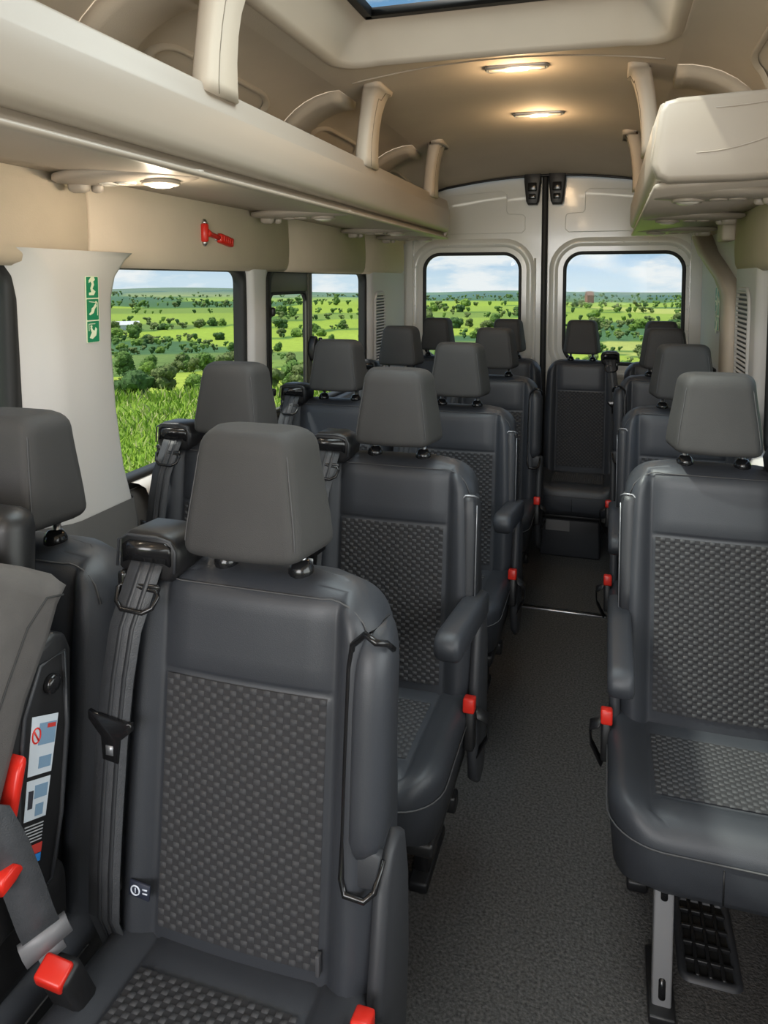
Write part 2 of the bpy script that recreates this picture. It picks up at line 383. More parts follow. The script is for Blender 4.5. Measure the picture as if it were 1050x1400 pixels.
# ---- padded beige panels between windows and rack (left: four panels, right: one)
def cove_panels(s, nm, spans, label):
    g = empty(nm, (0, 0, 0)); struct(g, label)
    for y0, y1, r in spans:
        prof = [(.055, 1.455), (.028, 1.452), (.012, 1.462), (.004, 1.48), (.0, 1.53), (.002, 1.60), (.008, 1.70)]
        rings = []
        for k, (t, ins) in enumerate([(0, .012), (.004, .004), (.012, 0), (.5, 0), (1-.012, 0), (1-.004, .004), (1, .012)]):
            y = y0+(y1-y0)*t if .1 < t < .9 else (y0+t*(y1-y0)*.5 if t < .5 else y1-(1-t)*(y1-y0)*.5)
            rings.append([(s*(XW-.062+a+ins), y, z+(ins*.6 if i < 3 else 0)) for i, (a, z) in enumerate(prof)])
        b = MB(); b.add(*loft(rings, False, False)); b.obj('cove_panel', COVE, g)
cove_panels(-1, 'trim_19', [(Y0, .30, 0), (.30, 1.475, 0), (1.475, 2.62, 0), (2.62, 3.55, 0), (3.55, 4.28, 0)], 'padded beige panels above the left windows')
cove_panels(1, 'trim_20', [(Y0, .9, 0), (.9, 2.0, 0), (2.0, 3.05, 0)], 'padded beige panel above the right window')
b = MB(); b.add(*rbox((.80, 3.12, 1.61), (.05, .14, .08), .01)); struct(b.obj('trim_21', BEIGE), 'beige clip block at the end of the beige panel')

# ---- rear: body frame and two doors
WRX = [(-.743, -.135), (.135, .743)]
def rear_outline(x0, x1, z0, ztf, n=8):
    p = [(x0, z0), (x1, z0)]+[(x1+(x0-x1)*i/n, ztf(x1+(x0-x1)*i/n)) for i in range(n+1)]
    return p
topf = lambda x: (zc(x, YD) if abs(x) < .56 else zc(.56, YD)-(abs(x)-.56)**2*2.2)+.02
outer = rear_outline(-.90, .90, 0, lambda x: topf(x)+.05)
inner = rear_outline(-.80, .80, .06, lambda x: topf(x)-.01)
b = MB(); b.add(*plate(outer, [inner], lambda x, z: (x, YD+.0, z), 0)); o = b.obj('wall_rear', WHITE, None, False); struct(o, 'white painted body frame round the rear doors'); solid(o, .06, 1)
ZRW0, ZRW1 = .93, 1.585
for k, (s, nm) in enumerate(((-1, 'door_1'), (1, 'door_2'))):
    g = empty(nm, (s*.4, YD, 0)); struct(g, ('white rear door on the side of the paired seats' if s < 0 else 'white rear door on the side of the single seats'))
    ox = s*.4
    x0, x1 = (-.805, -.016) if s < 0 else (.016, .805)
    cx = -.437 if s < 0 else .443; w = .600 if s < 0 else .664
    rr = rrect(w, ZRW1-ZRW0, .105, 8, cx, (ZRW0+ZRW1)/2)
    mp3 = lambda x, z, d=0: (x-ox, .03+d, z)
    ou = rear_outline(x0, x1, .05, lambda x: topf(x)-.005)
    b = MB(); b.add(*plate(ou, [[p for p, n in rr]], mp3, .3)); b.obj('door_skin', WHITE, g, False)
    b = MB(); b.add(*frame(rr, [(.085, .001), (.075, -.006), (.060, -.012), (.045, -.012), (.032, .0), (.018, .004), (.0, .006), (-.004, .02)], mp3, False)); b.obj('window_surround', WHITE, g)
    b = MB(); b.add(*frame(rr, [(.004, .0), (-.004, -.004), (-.014, .0), (-.016, .016), (.004, .02)], mp3)); b.obj('rubber_seal', RUBBER, g)
    b = MB(); b.add(*plate([p for p, n in rr], [], lambda x, z: (x-ox, .044, z), 0)); solid(b.obj('pane', PANE, g, False), .004)
    # embossed upper panel: stepped outline
    a0, a1 = (.12, .70)
    pts = [(.135, 1.70), (.66, 1.70), (.70, 1.74), (.70, 1.84), (.66, 1.93), (.25, 1.95), (.225, 1.93), (.225, 1.83), (.215, 1.815), (.13, 1.81), (.115, 1.795), (.115, 1.72)]
    pts = [(s*p[0], p[1]) for p in pts]
    b = MB(); b.add(*prism(pts, mp3, .0, -.004, .0038)); b.obj('pressed_panel', WHITE, g, True, .3)
    # vertical pressed rib beside the seam
    b = MB(); b.add(*tube([mp3(s*.055, .3, .0), mp3(s*.055, 1.0, .0), mp3(s*.055, 1.55, .0)], .007, 8)); b.obj('edge_rib', WHITE, g)
    rv = MB(); rv.add(*rbox((0, 0, 0), (.010, .005, .010), .002)); rme = None
    for t in [(.30, 1.632), (.44, 1.636), (.58, 1.632), (.735, 1.60), (.782, 1.50), (.79, 1.38), (.79, 1.26), (.79, 1.14)]:
        o = rv.obj('rivet', WHITE, g) if rme is None else link('rivet', rme, g); rme = o.data; o.location = mp3(s*t[0], t[1], -.012)
    # latch block hanging at the top of the door
    hl = empty('door_latch', (s*.070, YD-.01, 1.86)); tag(hl, 'black latch block atop the rear door on the %s side' % ('paired seats' if s < 0 else 'single seats'), 'latch')
    b = MB(); b.add(*prism([(-.048, .19), (.048, .19), (.048, .135), (.036, .02), (.026, .0), (-.026, .0), (-.036, .02), (-.048, .135)], lambda a, c, d: (a, d, c), -.03, .035, .008)); b.obj('latch_body', BLK, hl)
    b = MB(); b.add(*rbox((0, -.035, .10), (.05, .02, .05), .005)); b.add(*rbox((0, -.035, .045), (.04, .014, .03), .004)); b.obj('latch_catch', BLKG, hl)
b = MB(); b.add(*rbox((0, YD+.012, 1.04), (.034, .05, 2.02), .012)); struct(b.obj('trim_22', RUBBER), 'black rubber seal between the two rear doors')

# ================================================================== LUGGAGE RACKS
def cove_pt(s, t, y, off=0):
    """point on side lining; t 0 = ceiling edge, 1 = bottom of curve, >1 straight down; off = inward"""
    ze = zc(.56, y)
    if t <= 1:
        a = pi/2*t; n = Vector((sin(a)/.29, 0, cos(a)/(ze-1.80))).normalized()
        return (s*(.56+.29*sin(a)-n.x*off), y, 1.80+(ze-1.80)*cos(a)-n.z*off)
    return (s*(.85-off), y, 1.80-.2*(t-1))
def rack(s, y0, y1, label, pods, struts):
    g = empty('luggage_rack', (s*.65, y0, 1.64)); tag(g, label, 'luggage rack')
    L_ = lambda p: (p[0]-s*.65, p[1]-y0, p[2]-1.64)
    # fascia: bulging front rail with rolled top edge
    prof = [(.492, 1.676), (.482, 1.677), (.473, 1.681), (.466, 1.689), (.4625, 1.70), (.4615, 1.72), (.462, 1.76), (.4635, 1.792), (.4645, 1.797), (.467, 1.802), (.474, 1.826), (.4795, 1.845), (.481, 1.849), (.484, 1.8515), (.493, 1.852), (.500, 1.848), (.506, 1.82), (.51, 1.70), (.50, 1.680)]
    ys = [y0, y0+.004, y0+.02]+[y0+.02+(y1-y0-.06)*k/14 for k in range(1, 15)]+[y1-.025, y1-.01, y1]
    rings = []
    for i, y in enumerate(ys):
        ins = .010 if i == 0 else .003 if i == 1 else 0
        if i >= len(ys)-3: ins = (.004, .012, .03)[i-len(ys)+3]
        rings.append([L_((s*(x+ins), y+(.03*(z-1.67)/.18 if i >= len(ys)-4 else 0), z-(ins*.3 if z > 1.8 else 0))) for x, z in prof])
    b = MB(); b.add(*loft(rings)); fa = b.obj('front_rail', RACK, g)
    # bottom panel with its thin lip
    prof = [(.492, 1.676), (.491, 1.660), (.474, 1.655), (.469, 1.650), (.472, 1.643), (.480, 1.642), (.60, 1.646), (.72, 1.652), (.822, 1.660), (.825, 1.668), (.60, 1.668)]
    b = MB(); b.add(*loft([[L_((s*x, y, z)) for x, z in prof] for y in (y0+.003, (y0+y1)/2, y1-.03, y1-.01)])); b.obj('bottom_panel', RACK, g)
    b = MB(); b.add(*loft([[L_((s*x, y, z)) for x, z in [(.50, 1.675), (.50, 1.69), (.83, 1.70), (.83, 1.675)]] for y in (y0+.01, y1-.02)])); b.obj('shelf_tray', HEADL, g)
    if s > 0:   # moulded end cap facing forward
        rr_ = [(.462, 1.70), (.475, 1.668), (.50, 1.655), (.66, 1.655), (.845, 1.665), (.845, 1.86), (.66, 1.858), (.52, 1.853), (.49, 1.846), (.475, 1.82)]
        b = MB(); b.add(*prism(rr_, lambda a, c, d: L_((a, y0+d, c)), -.045, .02, .014)); b.obj('end_cap', RACK, g)
        b = MB(); b.add(*tube([L_((.60+.02*k, y0-.045, 1.822+.0006*k*k*.4)) for k in range(12)], .0018, 5)); b.add(*tube([L_((.56+.022*k, y0-.045, 1.720+.0006*k*k)) for k in range(12)], .0018, 5)); b.obj('end_crease', RACK, g)
    else:
        b = MB(); b.add(*prism([(.468, 1.70), (.48, 1.655), (.53, 1.65), (.82, 1.665), (.82, 1.85), (.50, 1.845)], lambda a, c, d: L_((s*a, y1+.03*(c-1.67)/.18+d, c)), -.03, -.004, .006)); b.obj('end_cap', RACK, g)
    # struts up to the ceiling
    for ys_ in struts:
        zt = zc(.45, ys_)
        path = [(.490, 1.832, .070, .028), (.489, 1.86, .068, .026), (.486, 1.92, .062, .025), (.480, 1.98, .058, .025), (.472, 2.03, .058, .026), (.463, 2.07, .064, .028), (.454, 2.10, .076, .030), (.447, zt-.012, .088, .032), (.444, zt+.012, .092, .032)]
        rings = []
        for x, z, hy, hx in path:
            c = .4
            rings.append([L_((s*(x+dx*hx), ys_+dy*hy, z)) for dx, dy in ((-1, -1+c*.4), (-1, 0), (-1, 1-c*.4), (-1+c, 1), (1-c, 1), (1, 1-c*.4), (1, -1+c*.4), (1-c, -1), (-1+c, -1))])
        b = MB(); b.add(*loft(rings)); st = b.obj('strut', BEIGE, g)
        # inset cover line on strut face
        b = MB(); b.add(*tube([L_((s*(x-hx-.0005), ys_-hy*.45, z)) for x, z, hy, hx in path[:-3]]+[L_((s*(x-hx-.001), ys_+hy*(.0+.3*i), z)) for i, (x, z, hy, hx) in enumerate(path[-4:-1])], .0014, 4)); b.obj('cover_line', JOINTLINE, st)
        # arched rib on the lining behind the strut
        rings = []
        for k in range(15):
            t = k/14*1.35-.0
            rings.append([L_(cove_pt(s, t, ys_-.10, -.004)), L_(cove_pt(s, t, ys_-.085, .030)), L_(cove_pt(s, t, ys_-.07, .036)), L_(cove_pt(s, t, ys_+.06, .036)), L_(cove_pt(s, t, ys_+.075, .030)), L_(cove_pt(s, t, ys_+.09, -.004))])
        b = MB(); b.add(*loft(rings, True)); b.obj('arch_rib', HEADL, g)
        # fin standing on the shelf beside the rib
        fx = lambda a, c, d: L_((s*a, ys_-.22+d+(.845-a)*.25, c))
        b = MB(); b.add(*prism([(.835, 1.69), (.64, 1.69), (.655, 1.83), (.70, 1.915), (.76, 1.93), (.835, 1.90)], fx, 0, .045, .012)); b.obj('shelf_fin', BEIGE, g)
    # underside service pods
    for py, lit in pods:
        pod = empty('service_pod', L_((s*.645, py, 1.645)), 0, g)
        f = lambda a, c, d: (-s*a, c, d)
        # slim boat-shaped pod
        V = []; n = 28
        def bo(k, sc, d):
            a = 2*pi*k/n; ex = .165*(abs(cos(a))**1.0)*(1 if cos(a) > 0 else -1); ey = .085*(abs(sin(a))**1.5)*(1 if sin(a) > 0 else -1)
            return (-s*ex*sc, ey*sc+.25*ex*sc*(.6), d+.010*0+(-s*ex*sc)*s*.016*-1)
        b = MB(); b.add(*loft([[bo(k, 1.06, .010) for k in range(n)], [bo(k, 1.06, .0) for k in range(n)], [bo(k, .98, -.007) for k in range(n)], [bo(k, .6, -.012) for k in range(n)]])); b.obj('pod_body', RACK, pod)
        # reading lamp: bezel + lens
        lx = -s*-.075
        cxl = s*-.078
        b = MB(); b.add(*tube([(cxl+.036*cos(a), .012+.036*sin(a), -.012) for a in [2*pi*k/18 for k in range(18)]], .006, 6, True)); b.obj('lamp_bezel', RACK, pod)
        rings = [[(cxl+r*cos(2*pi*k/16), .012+r*sin(2*pi*k/16), z) for k in range(16)] for r, z in ((.034, -.010), (.031, -.017), (.022, -.022), (.008, -.024))]
        b = MB(); b.add(*loft(rings)); b.obj('lamp_lens', LENSW if lit else CLEAR, pod)
        # two nozzle vents
        for dx in (.0, .045):
            cc = (s*(-.005+dx), -.008, 0)
            b = MB(); b.add(*tube([(cc[0]+.020*cos(a), cc[1]+.016*sin(a), -.013) for a in [2*pi*k/14 for k in range(14)]], .0035, 6, True)); b.add(*rbox((cc[0], cc[1], -.012), (.030, .006, .006), .002)); nz_ = b.obj('air_nozzle', CLEAR if lit else RACK, pod)
            b = MB(); b.add(*[[(cc[0]+.017*cos(2*pi*k/12), cc[1]+.013*sin(2*pi*k/12), -.0132) for k in range(12)], [list(range(12))]]); b.obj('nozzle_throat', PARTSH, nz_, False)
        if lit:
            d = bpy.data.lights.new('reading_light', 'POINT'); d.energy = 1.3; d.color = (1, .85, .65); d.shadow_soft_size = .02
            o = bpy.data.objects.new('reading_light', d); COL.objects.link(o); o.parent = pod; o.location = (cxl, .012, -.06)
        # coat hook under outer end
        b = MB(); b.add(*rbox((s*.125, .0, -.014), (.05, .03, .03), .012)); b.add(*rbox((s*.10, .03, -.014), (.03, .02, .026), .009)); b.obj('coat_hook', RACK, pod)
    return g
rack(-1, Y0, 3.93, 'long beige luggage rack above the paired seats', [(.55, True), (1.385, True), (2.33, False), (3.22, False), (3.75, False)], [.40, 1.50, 2.58, 3.58])
rack(1, 1.93, 3.93, 'shorter beige luggage rack above the single seats, with a moulded end', [(2.12, False), (2.85, False), (3.55, False)], [2.60, 3.60])
# recessed luggage pockets pressed into the side linings
for s, spans, nm in ((-1, [(-.2, .62), (.72, 1.20), (1.66, 2.30), (2.74, 3.22), (3.72, 4.2)], 'trim_23'), (1, [(.4, 1.7), (1.9, 2.3), (2.76, 3.3)], 'trim_24')):
    g = empty(nm, (0, 0, 0)); struct(g, 'shallow pressed pockets in the upper side lining')
    for y0, y1 in spans:
        rr = rrect(y1-y0, .62, .10, 6, (y0+y1)/2, .72)
        b = MB(); b.add(*frame(rr, [(.022, -.003), (.014, .012), (.0, .014), (-.02, .004)], lambda a, t, d: cove_pt(s, t, a, d), False)); b.obj('pocket_edge', HEADL, g)
# ================================================================== CEILING LAMPS
def ceiling_lamp(x, y, label):
    g = empty('ceiling_lamp', (x, y, zc(x, y)-.004)); tag(g, label, 'ceiling lamp', )
    rr = rrect(.205, .044, .014, 5)
    b = MB(); b.add(*frame(rr, [(.006, .004), (.004, -.006), (-.002, -.010), (-.006, -.004), (-.006, .004)], lambda a, c, d: (a, c, d))); b.obj('bezel', SILV, g)
    b = MB(); b.add(*rbox((-.068, 0, -.004), (.056, .032, .010), .003)); b.obj('end_lens', CLEAR, g)
    b = MB(); b.add(*rbox((.068, 0, -.004), (.056, .032, .010), .003)); b.obj('end_lens', CLEAR, g)
    b = MB(); b.add(*rbox((0, 0, -.006), (.078, .032, .012), .004)); b.obj('lit_lens', LENS, g)
    d = bpy.data.lights.new('lamp_light', 'POINT'); d.energy = 2.4; d.color = (1, .70, .40); d.shadow_soft_size = .04
    o = bpy.data.objects.new('lamp_light', d); COL.objects.link(o); o.parent = g; o.location = (0, 0, -.07)
ceiling_lamp(.055, 2.55, 'lit slim ceiling lamp just behind the roof light')
ceiling_lamp(.065, 3.25, 'lit slim ceiling lamp nearer the rear doors')
ceiling_lamp(.06, -.1, 'added unseen slim ceiling lamp ahead of the roof light')  # extra lamp out of view, added to light the interior
# ================================================================== EMERGENCY HAMMER
g = empty('emergency_hammer', (-.812, 1.985, 1.565)); tag(g, 'red emergency hammer with steel tips on the beige panel', 'hammer')
b = MB(); b.add(*tube([(0, 0, -.028), (0, 0, -.024), (0, 0, .024), (0, 0, .028)], [.009, .012, .012, .009], 12)); b.obj('hammer_head', RED, g)
for sg in (-1, 1):
    b = MB(); b.add(*tube([(0, 0, sg*.026), (0, 0, sg*.034), (0, 0, sg*.041)], [.009, .008, .003], 10)); b.obj('steel_tip', CHROME, g)
b = MB(); b.add(*tube([(0, .006, 0), (0, .03, -.002), (0, .06, -.007), (0, .085, -.011)], [.016, .009, .008, .008], 10)); b.obj('shaft', RED, g)
b = MB(); b.add(*rbox((0, .125, -.017), (.022, .085, .030), .007, 3, Matrix.Rotation(-.16, 3, 'X'))); gr = b.obj('grip', RED, g)
b = MB()
for k in range(5): b.add(*rbox((.012, .098+.013*k, -.0125-.0021*k), (.003, .005, .016), .001))
b.obj('grip_ribs', RED, gr)
b = MB(); b.add(*rbox((-.008, .08, -.010), (.012, .02, .022), .003)); b.obj('wall_clip', mat('clip_steel', (.45, .44, .42), .4, .5), g)
# ================================================================== EXIT SIGNS
def blob(pts): return pts
def exit_sign(origin, ux, label, w, h):
    """ux: horizontal unit direction of the sign face; sign lies in plane ux-Z"""
    g = empty('exit_sign', origin); tag(g, label, 'safety sign')
    ux = Vector(ux); nrm = Vector((0, 0, 1)).cross(ux) if False else ux.cross(Vector((0, 0, 1)))
    mp = lambda a, c, d: tuple(ux*a+Vector((0, 0, c))+nrm*d)
    n = 3; th = h/n
    b = MB(); b.add(*prism([p for p, q in rrect(w, h, .004, 3, 0, h/2)], mp, 0, .0012)); b.obj('backing', CREAM, g, False)
    k = w/.044
    figs = [
        [[(-.012, .016), (-.004, .024), (.006, .024), (.009, .017), (.003, .014), (.006, .006), (.0, -.003), (.010, -.010), (.004, -.018), (-.012, -.018), (-.012, -.012), (-.004, -.011), (-.007, -.002), (-.002, .008), (-.006, .014), (-.012, .010)]],
        [[(.010, .014), (.013, .008), (.006, .001), (.002, -.008), (-.010, -.013), (-.014, -.010), (-.006, -.005), (-.004, .003), (.002, .006), (.005, .010)]],
        [[(-.013, -.014), (-.004, -.017), (.009, -.009), (.012, .006), (.007, .010), (.004, .002), (-.002, .004), (-.006, .010), (-.011, .008), (-.006, -.002), (-.010, -.008)]]]
    for i in range(3):
        zc_ = h-th*(i+.5)
        t = MB(); t.add(*prism([p for p, q in rrect(w-.005*k, th-.003*k, .002, 2, 0, zc_)], mp, .0012, .002)); tl = t.obj('sign_panel', GREEN, g, False)
        f = MB()
        for poly in figs[i]: f.add(*prism([(x*k*.98, zc_+z*k*.98) for x, z in poly], mp, .002, .0026))
        hx, hz = [(.002, .019), (.011, .016), (-.007, .012)][i]
        if i: f.add(*prism([(hx*k+.0032*k*cos(a), zc_+hz*k+.0032*k*sin(a)) for a in [2*pi*q/10 for q in range(10)]], mp, .002, .0026))
        if i == 1: f.add(*prism([(.0145*k, zc_-.014*k), (.016*k, zc_-.014*k), (.016*k, zc_+.016*k), (-.012*k, zc_+.019*k), (-.012*k, zc_+.0175*k), (.0145*k, zc_+.0145*k)], mp, .002, .0026))
        if i == 2: f.add(*prism([(-.0155*k, zc_+.002*k), (-.014*k, zc_+.002*k), (-.014*k, zc_+.017*k), (.006*k, zc_+.017*k), (.006*k, zc_+.0185*k), (-.0155*k, zc_+.0185*k)], mp, .002, .0026))
        f.obj('pictogram', CREAM, tl, False)
exit_sign((-XW+.0745, 1.46, 1.272), (0, 1, 0), 'green three panel escape sign on the broad grey pillar', .046, .158)
exit_sign((XW-.034, 3.66, 1.19), (0, -1, 0), 'green escape sign half hidden behind the beige bracket post', .13, .20)
# ================================================================== FLOOR VENT
g = empty('floor_vent', (.597, 1.62, 0)); tag(g, 'black slotted vent grille on the floor under the single seat', 'floor vent')
rr = rrect(.10, .20, .01, 3)
b = MB(); b.add(*frame(rr, [(.012, 0), (.008, .008), (-.004, .008), (-.006, .002)], lambda a, c, d: (a, c, d), False)); b.obj('vent_frame', DKP, g)
b = MB(); b.add(*plate([p for p, q in rr], [], lambda a, c: (a, c, .0015), 0)); b.obj('vent_floor', RUBBER, g, False)
me = None
for k in range(1, 5):
    q = MB(); q.add(*rbox((0, 0, .006), (.094, .008, .010), .002)); o = q.obj('cross_bar', BLK, g) if me is None else link('cross_bar', me, g); me = o.data; o.location = (0, -.105+.042*k, 0)
me = None
for k in range(1, 4):
    q = MB(); q.add(*rbox((0, 0, .006), (.008, .20, .010), .002)); o = q.obj('long_bar', BLK, g) if me is None else link('long_bar', me, g); me = o.data; o.location = (-.05+.025*k, 0, 0)

# ================================================================== SEATS
ZB0, ZB1, HW = .405, .985, .205
def yfr(z): return -.050-.105*(ZB1-z)
XS = [-.142, -.137, -.132, -.127, -.09, -.045, 0, .045, .09, .127, .132, .137, .142]
FR = [.12, .3, .5, .68, .82, .92, .975, 1.0]
def half_w(z):
    w = HW-.012*smooth01((z-.62)/.36)
    R = .085
    if z > ZB1-R: w = w-R+sqrt(max(0, R*R-(z-(ZB1-R))**2))*1.0
    if z < ZB0+.03: w -= .012*(1-(z-ZB0)/.03)
    return w
def fbulge(x, z):
    ax = abs(x)
    if ax <= .127:
        d = -.004*cos(ax/.127*pi/2)
        g = abs(z-.832)
        if g < .008: d += .005*(1-g/.008)
        if z < .455: d += .006*(1-(z-ZB0)/.05)
        return d
    if ax <= .142: return .007*(1-abs(ax-.1345)/.0075) if abs(ax-.1345) < .0075 else 0
    w = max(half_w(z), .15); t = min(1, (ax-.142)/(w-.142))
    return -.016*sin(pi*min(1, t*1.15))*min(1, (w-.142)/.05)
def backrest_ring(z):
    w = half_w(z); xs = []
    if w > .15:
        xs = [-(.142+(w-.142)*f) for f in FR[::-1]]+XS+[.142+(w-.142)*f for f in FR]
    else:
        k = w/.205; xs = [x*w/HW if False else max(-w, min(w, -(.142+(HW-.142)*f)*w/HW)) for f in FR[::-1]]+[x*w/HW for x in XS]+[(.142+(HW-.142)*f)*w/HW for f in FR]
    top = smooth01(0)
    dt = ZB1-z; r = .045
    tr = 0 if dt > r else r-sqrt(max(0, r*r-(r-dt)**2))
    yb = .055-.06*(ZB1-z)
    ring = []
    for x in xs:
        e = w-abs(x); re = .034
        er = 0 if e > re else re-sqrt(max(0, re*re-(re-e)**2))
        ring.append((x, min(yfr(z)+fbulge(x, z)*(1 if dt > .03 else dt/.03)+er+tr, (yfr(z)+yb)/2), z))
    nb = 9
    for k in range(nb):
        x = w-2*w*k/(nb-1); e = w-abs(x); er = .02 if e < .001 else 0
        ring.append((x, max(yb-er-tr*.8, (yfr(z)+yb)/2+.002), z))
    return ring
ZST = [ZB0, ZB0+.012, ZB0+.03, ZB0+.06, .50, .55, .60, .66, .72, .77, .80, .822, .827, .832, .837, .842, .87, .92, .935, .947, .957, .966, .973, .979, .983, ZB1]
def mk_backrest(): b = MB(); b.add(*loft([backrest_ring(z) for z in ZST])); return b
# ---- cushion
ZCT = .435
def chw(y):
    w = .212; R = .10; yf_ = -.465
    if y < yf_+R: w = w-R+sqrt(max(0, R*R-((yf_+R)-y)**2))
    return w
def ctop(x, y):
    ax = abs(x); z = ZCT+.012*smooth01((-y-.1)/.25)
    if ax > .142: z += .012*sin(pi*min(1, (ax-.142)/.07*.75))
    if abs(ax-.1345) < .0075: z -= .006*(1-abs(ax-.1345)/.0075)
    if ax < .127:
        for yy in (-.155, -.375):
            g = abs(y-yy)
            if g < .008: z -= .004*(1-g/.008)
    d = y+.465; r = .06
    if d < r: z -= (r-sqrt(max(0, r*r-(r-d)**2)))*.8
    return z
def cush_ring(y):
    w = chw(y); k = w/.212
    xs = [-(.142+(.212-.142)*f)*k for f in FR[::-1]]+[x*k for x in XS]+[(.142+(.212-.142)*f)*k for f in FR]
    if w > .19: xs = [-(.142+(w-.142)*f) for f in FR[::-1]]+XS+[.142+(w-.142)*f for f in FR]
    ring = []
    d = y+.465
    for x in xs:
        e = w-abs(x); r = .028; er = 0 if e > r else r-sqrt(max(0, r*r-(r-e)**2))
        ring.append((x, y, ctop(x, y)-er))
    zb = .305+(.035*(1-min(1, d/.05))**2)
    for j in range(7):
        x = (w-.012)*(1-2*j/6); ring.append((x, y+.0, zb+(.012 if j in (0, 6) else 0)))
    return ring
YST = [-.05, -.09, -.12, -.147, -.151, -.155, -.159, -.163, -.20, -.26, -.32, -.367, -.371, -.375, -.379, -.383, -.40, -.42, -.435, -.447, -.456, -.462, -.465]
def mk_cushion(): b = MB(); b.add(*loft([cush_ring(y) for y in YST])); return b
# ---- woven inserts: ground sheet + raised thread tiles
def weave(nu, nv, P):
    b = MB()
    G = [[Vector(P(i/nu, j/nv)) for i in range(nu+1)] for j in range(nv+1)]
    def nrm(u, v):
        h = .01; a = Vector(P(u+h, v))-Vector(P(u-h, v)); c = Vector(P(u, v+h))-Vector(P(u, v-h)); return a.cross(c).normalized()
    s = 4; V = []; F = []
    for j in range(0, nv+1, s):
        for i in range(0, nu+1, s): V.append(G[j][i]+nrm(i/nu, j/nv)*.0006)
    ni = nu//s+1
    for j in range(nv//s):
        for i in range(nu//s): F.append([j*ni+i, j*ni+i+1, (j+1)*ni+i+1, (j+1)*ni+i])
    b.add(V, F, 0)
    for j in range(nv):
        for i in range(nu):
            if (i+j) % 2: continue
            a, c, d, e_ = G[j][i], G[j][i+1], G[j+1][i+1], G[j+1][i]
            n = nrm((i+.5)/nu, (j+.5)/nv); m = (a+c+d+e_)/4
            q0 = [m+(p-m)*1.02 for p in (a, c, d, e_)]
            jit = random.uniform(.8, 1.2)
            q1 = [m+(p-m)*.80+n*(.0021*jit) for p in (a, c, d, e_)]
            b.add(q0+q1, [[4, 5, 6, 7], [0, 1, 5, 4], [1, 2, 6, 5], [2, 3, 7, 6], [3, 0, 4, 7]], 1)
    return b
def mk_binsert(): return weave(24, 44, lambda u, v: (-.126+.252*u, yfr(.448+.380*v)+fbulge(-.126+.252*u, .46+.358*v)-.0005, .448+.380*v))
def mk_cinsert(): return weave(24, 24, lambda u, v: (-.126+.252*u, -.372+.214*v, ctop((-.126+.252*u)*.9, -.36+.19*v)+.0005))
# ---- headrest
def hr_prof(z):
    t = (z-1.030)/.178
    return lerp(.106, .084, smooth01(t)*.75+t*.25)
def hr_ring(z, z0=1.030, z1=1.208, ins=0):
    w = hr_prof(z)-ins; yf_ = -.088+.020*((z-z0)/(z1-z0))+ins*.6; yb = .040-.010*((z-z0)/(z1-z0))-ins
    ring = []; r = .03
    for (sx, sy, a0) in ((1, 1, 0), (-1, 1, pi/2), (-1, -1, pi), (1, -1, 3*pi/2)):
        for k in range(6):
            a = a0+pi/2*k/5; rr_ = r if sy > 0 else .022
            cxx = sx*(w-rr_); cyy = (yb-rr_) if sy > 0 else (yf_+rr_)
            ring.append((cxx+rr_*cos(a), cyy+rr_*sin(a), z))
        if sx == -1 and sy == -1:
            for f in (.25, .5, .75): ring.append((-w*(1-2*f)*.75, yf_-.006*sin(pi*f), z))
    return [(p[0]*lerp(.86, 1.0, smooth01((p[1]-yf_)/(yb-yf_-.02))), p[1], p[2]) for p in ring]
def mk_headrest():
    R = []; z0, z1, r = 1.030, 1.208, .028
    for a in (0, .35, .7, 1.0, 1.25, pi/2): R.append(hr_ring(z0+r*(1-sin(a))*.6 if False else z0+.018*(1-cos(a)) if False else z0+.018*(a/(pi/2))**2, ins=.016*(1-sin(a))))
    for t in (.25, .4, .55, .7, .82): R.append(hr_ring(lerp(z0, z1, t)))
    for a in (.0, .3, .6, .9, 1.2, 1.4, pi/2): R.append(hr_ring(z1-r+r*sin(a), ins=.026*(1-cos(a))))
    b = MB(); b.add(*loft(R)); return b
def hr_seam(sx):
    p = []
    for t in [i/12 for i in range(13)]:
        z = lerp(1.038, 1.198, t); w = hr_prof(z); ins = .010 if t in (0, 1) else .003 if t > .9 or t < .08 else 0
        p.append((sx*(w*.87-.006-ins), -.088+.020*((z-1.030)/.178)+.006+ins*.6, z))
    return p
def mirror(b, side): return b if side > 0 else b.flipx()
SEATCACHE = {}
def part(key, name, make, mats, parent, side=1, auto=None):
    k = (key, side)
    if k not in SEATCACHE:
        o = mirror(make(), side).obj(name, mats, parent, True, auto); SEATCACHE[k] = o.data
    else: o = link(name, SEATCACHE[k], parent)
    return o
def one(*vf):
    b = MB()
    for v, f in vf: b.add(v, f)
    return b
def arm_pad(up):
    """padded armrest; up = stowed along the backrest, else swung forward by angle"""
    out_ = [(-.0, -.030), (.05, -.034), (.25, -.033), (.335, -.026), (.352, -.008), (.350, .018), (.33, .031), (.05, .031), (-.02, .022), (-.03, .0), (-.02, -.022)]
    return out_
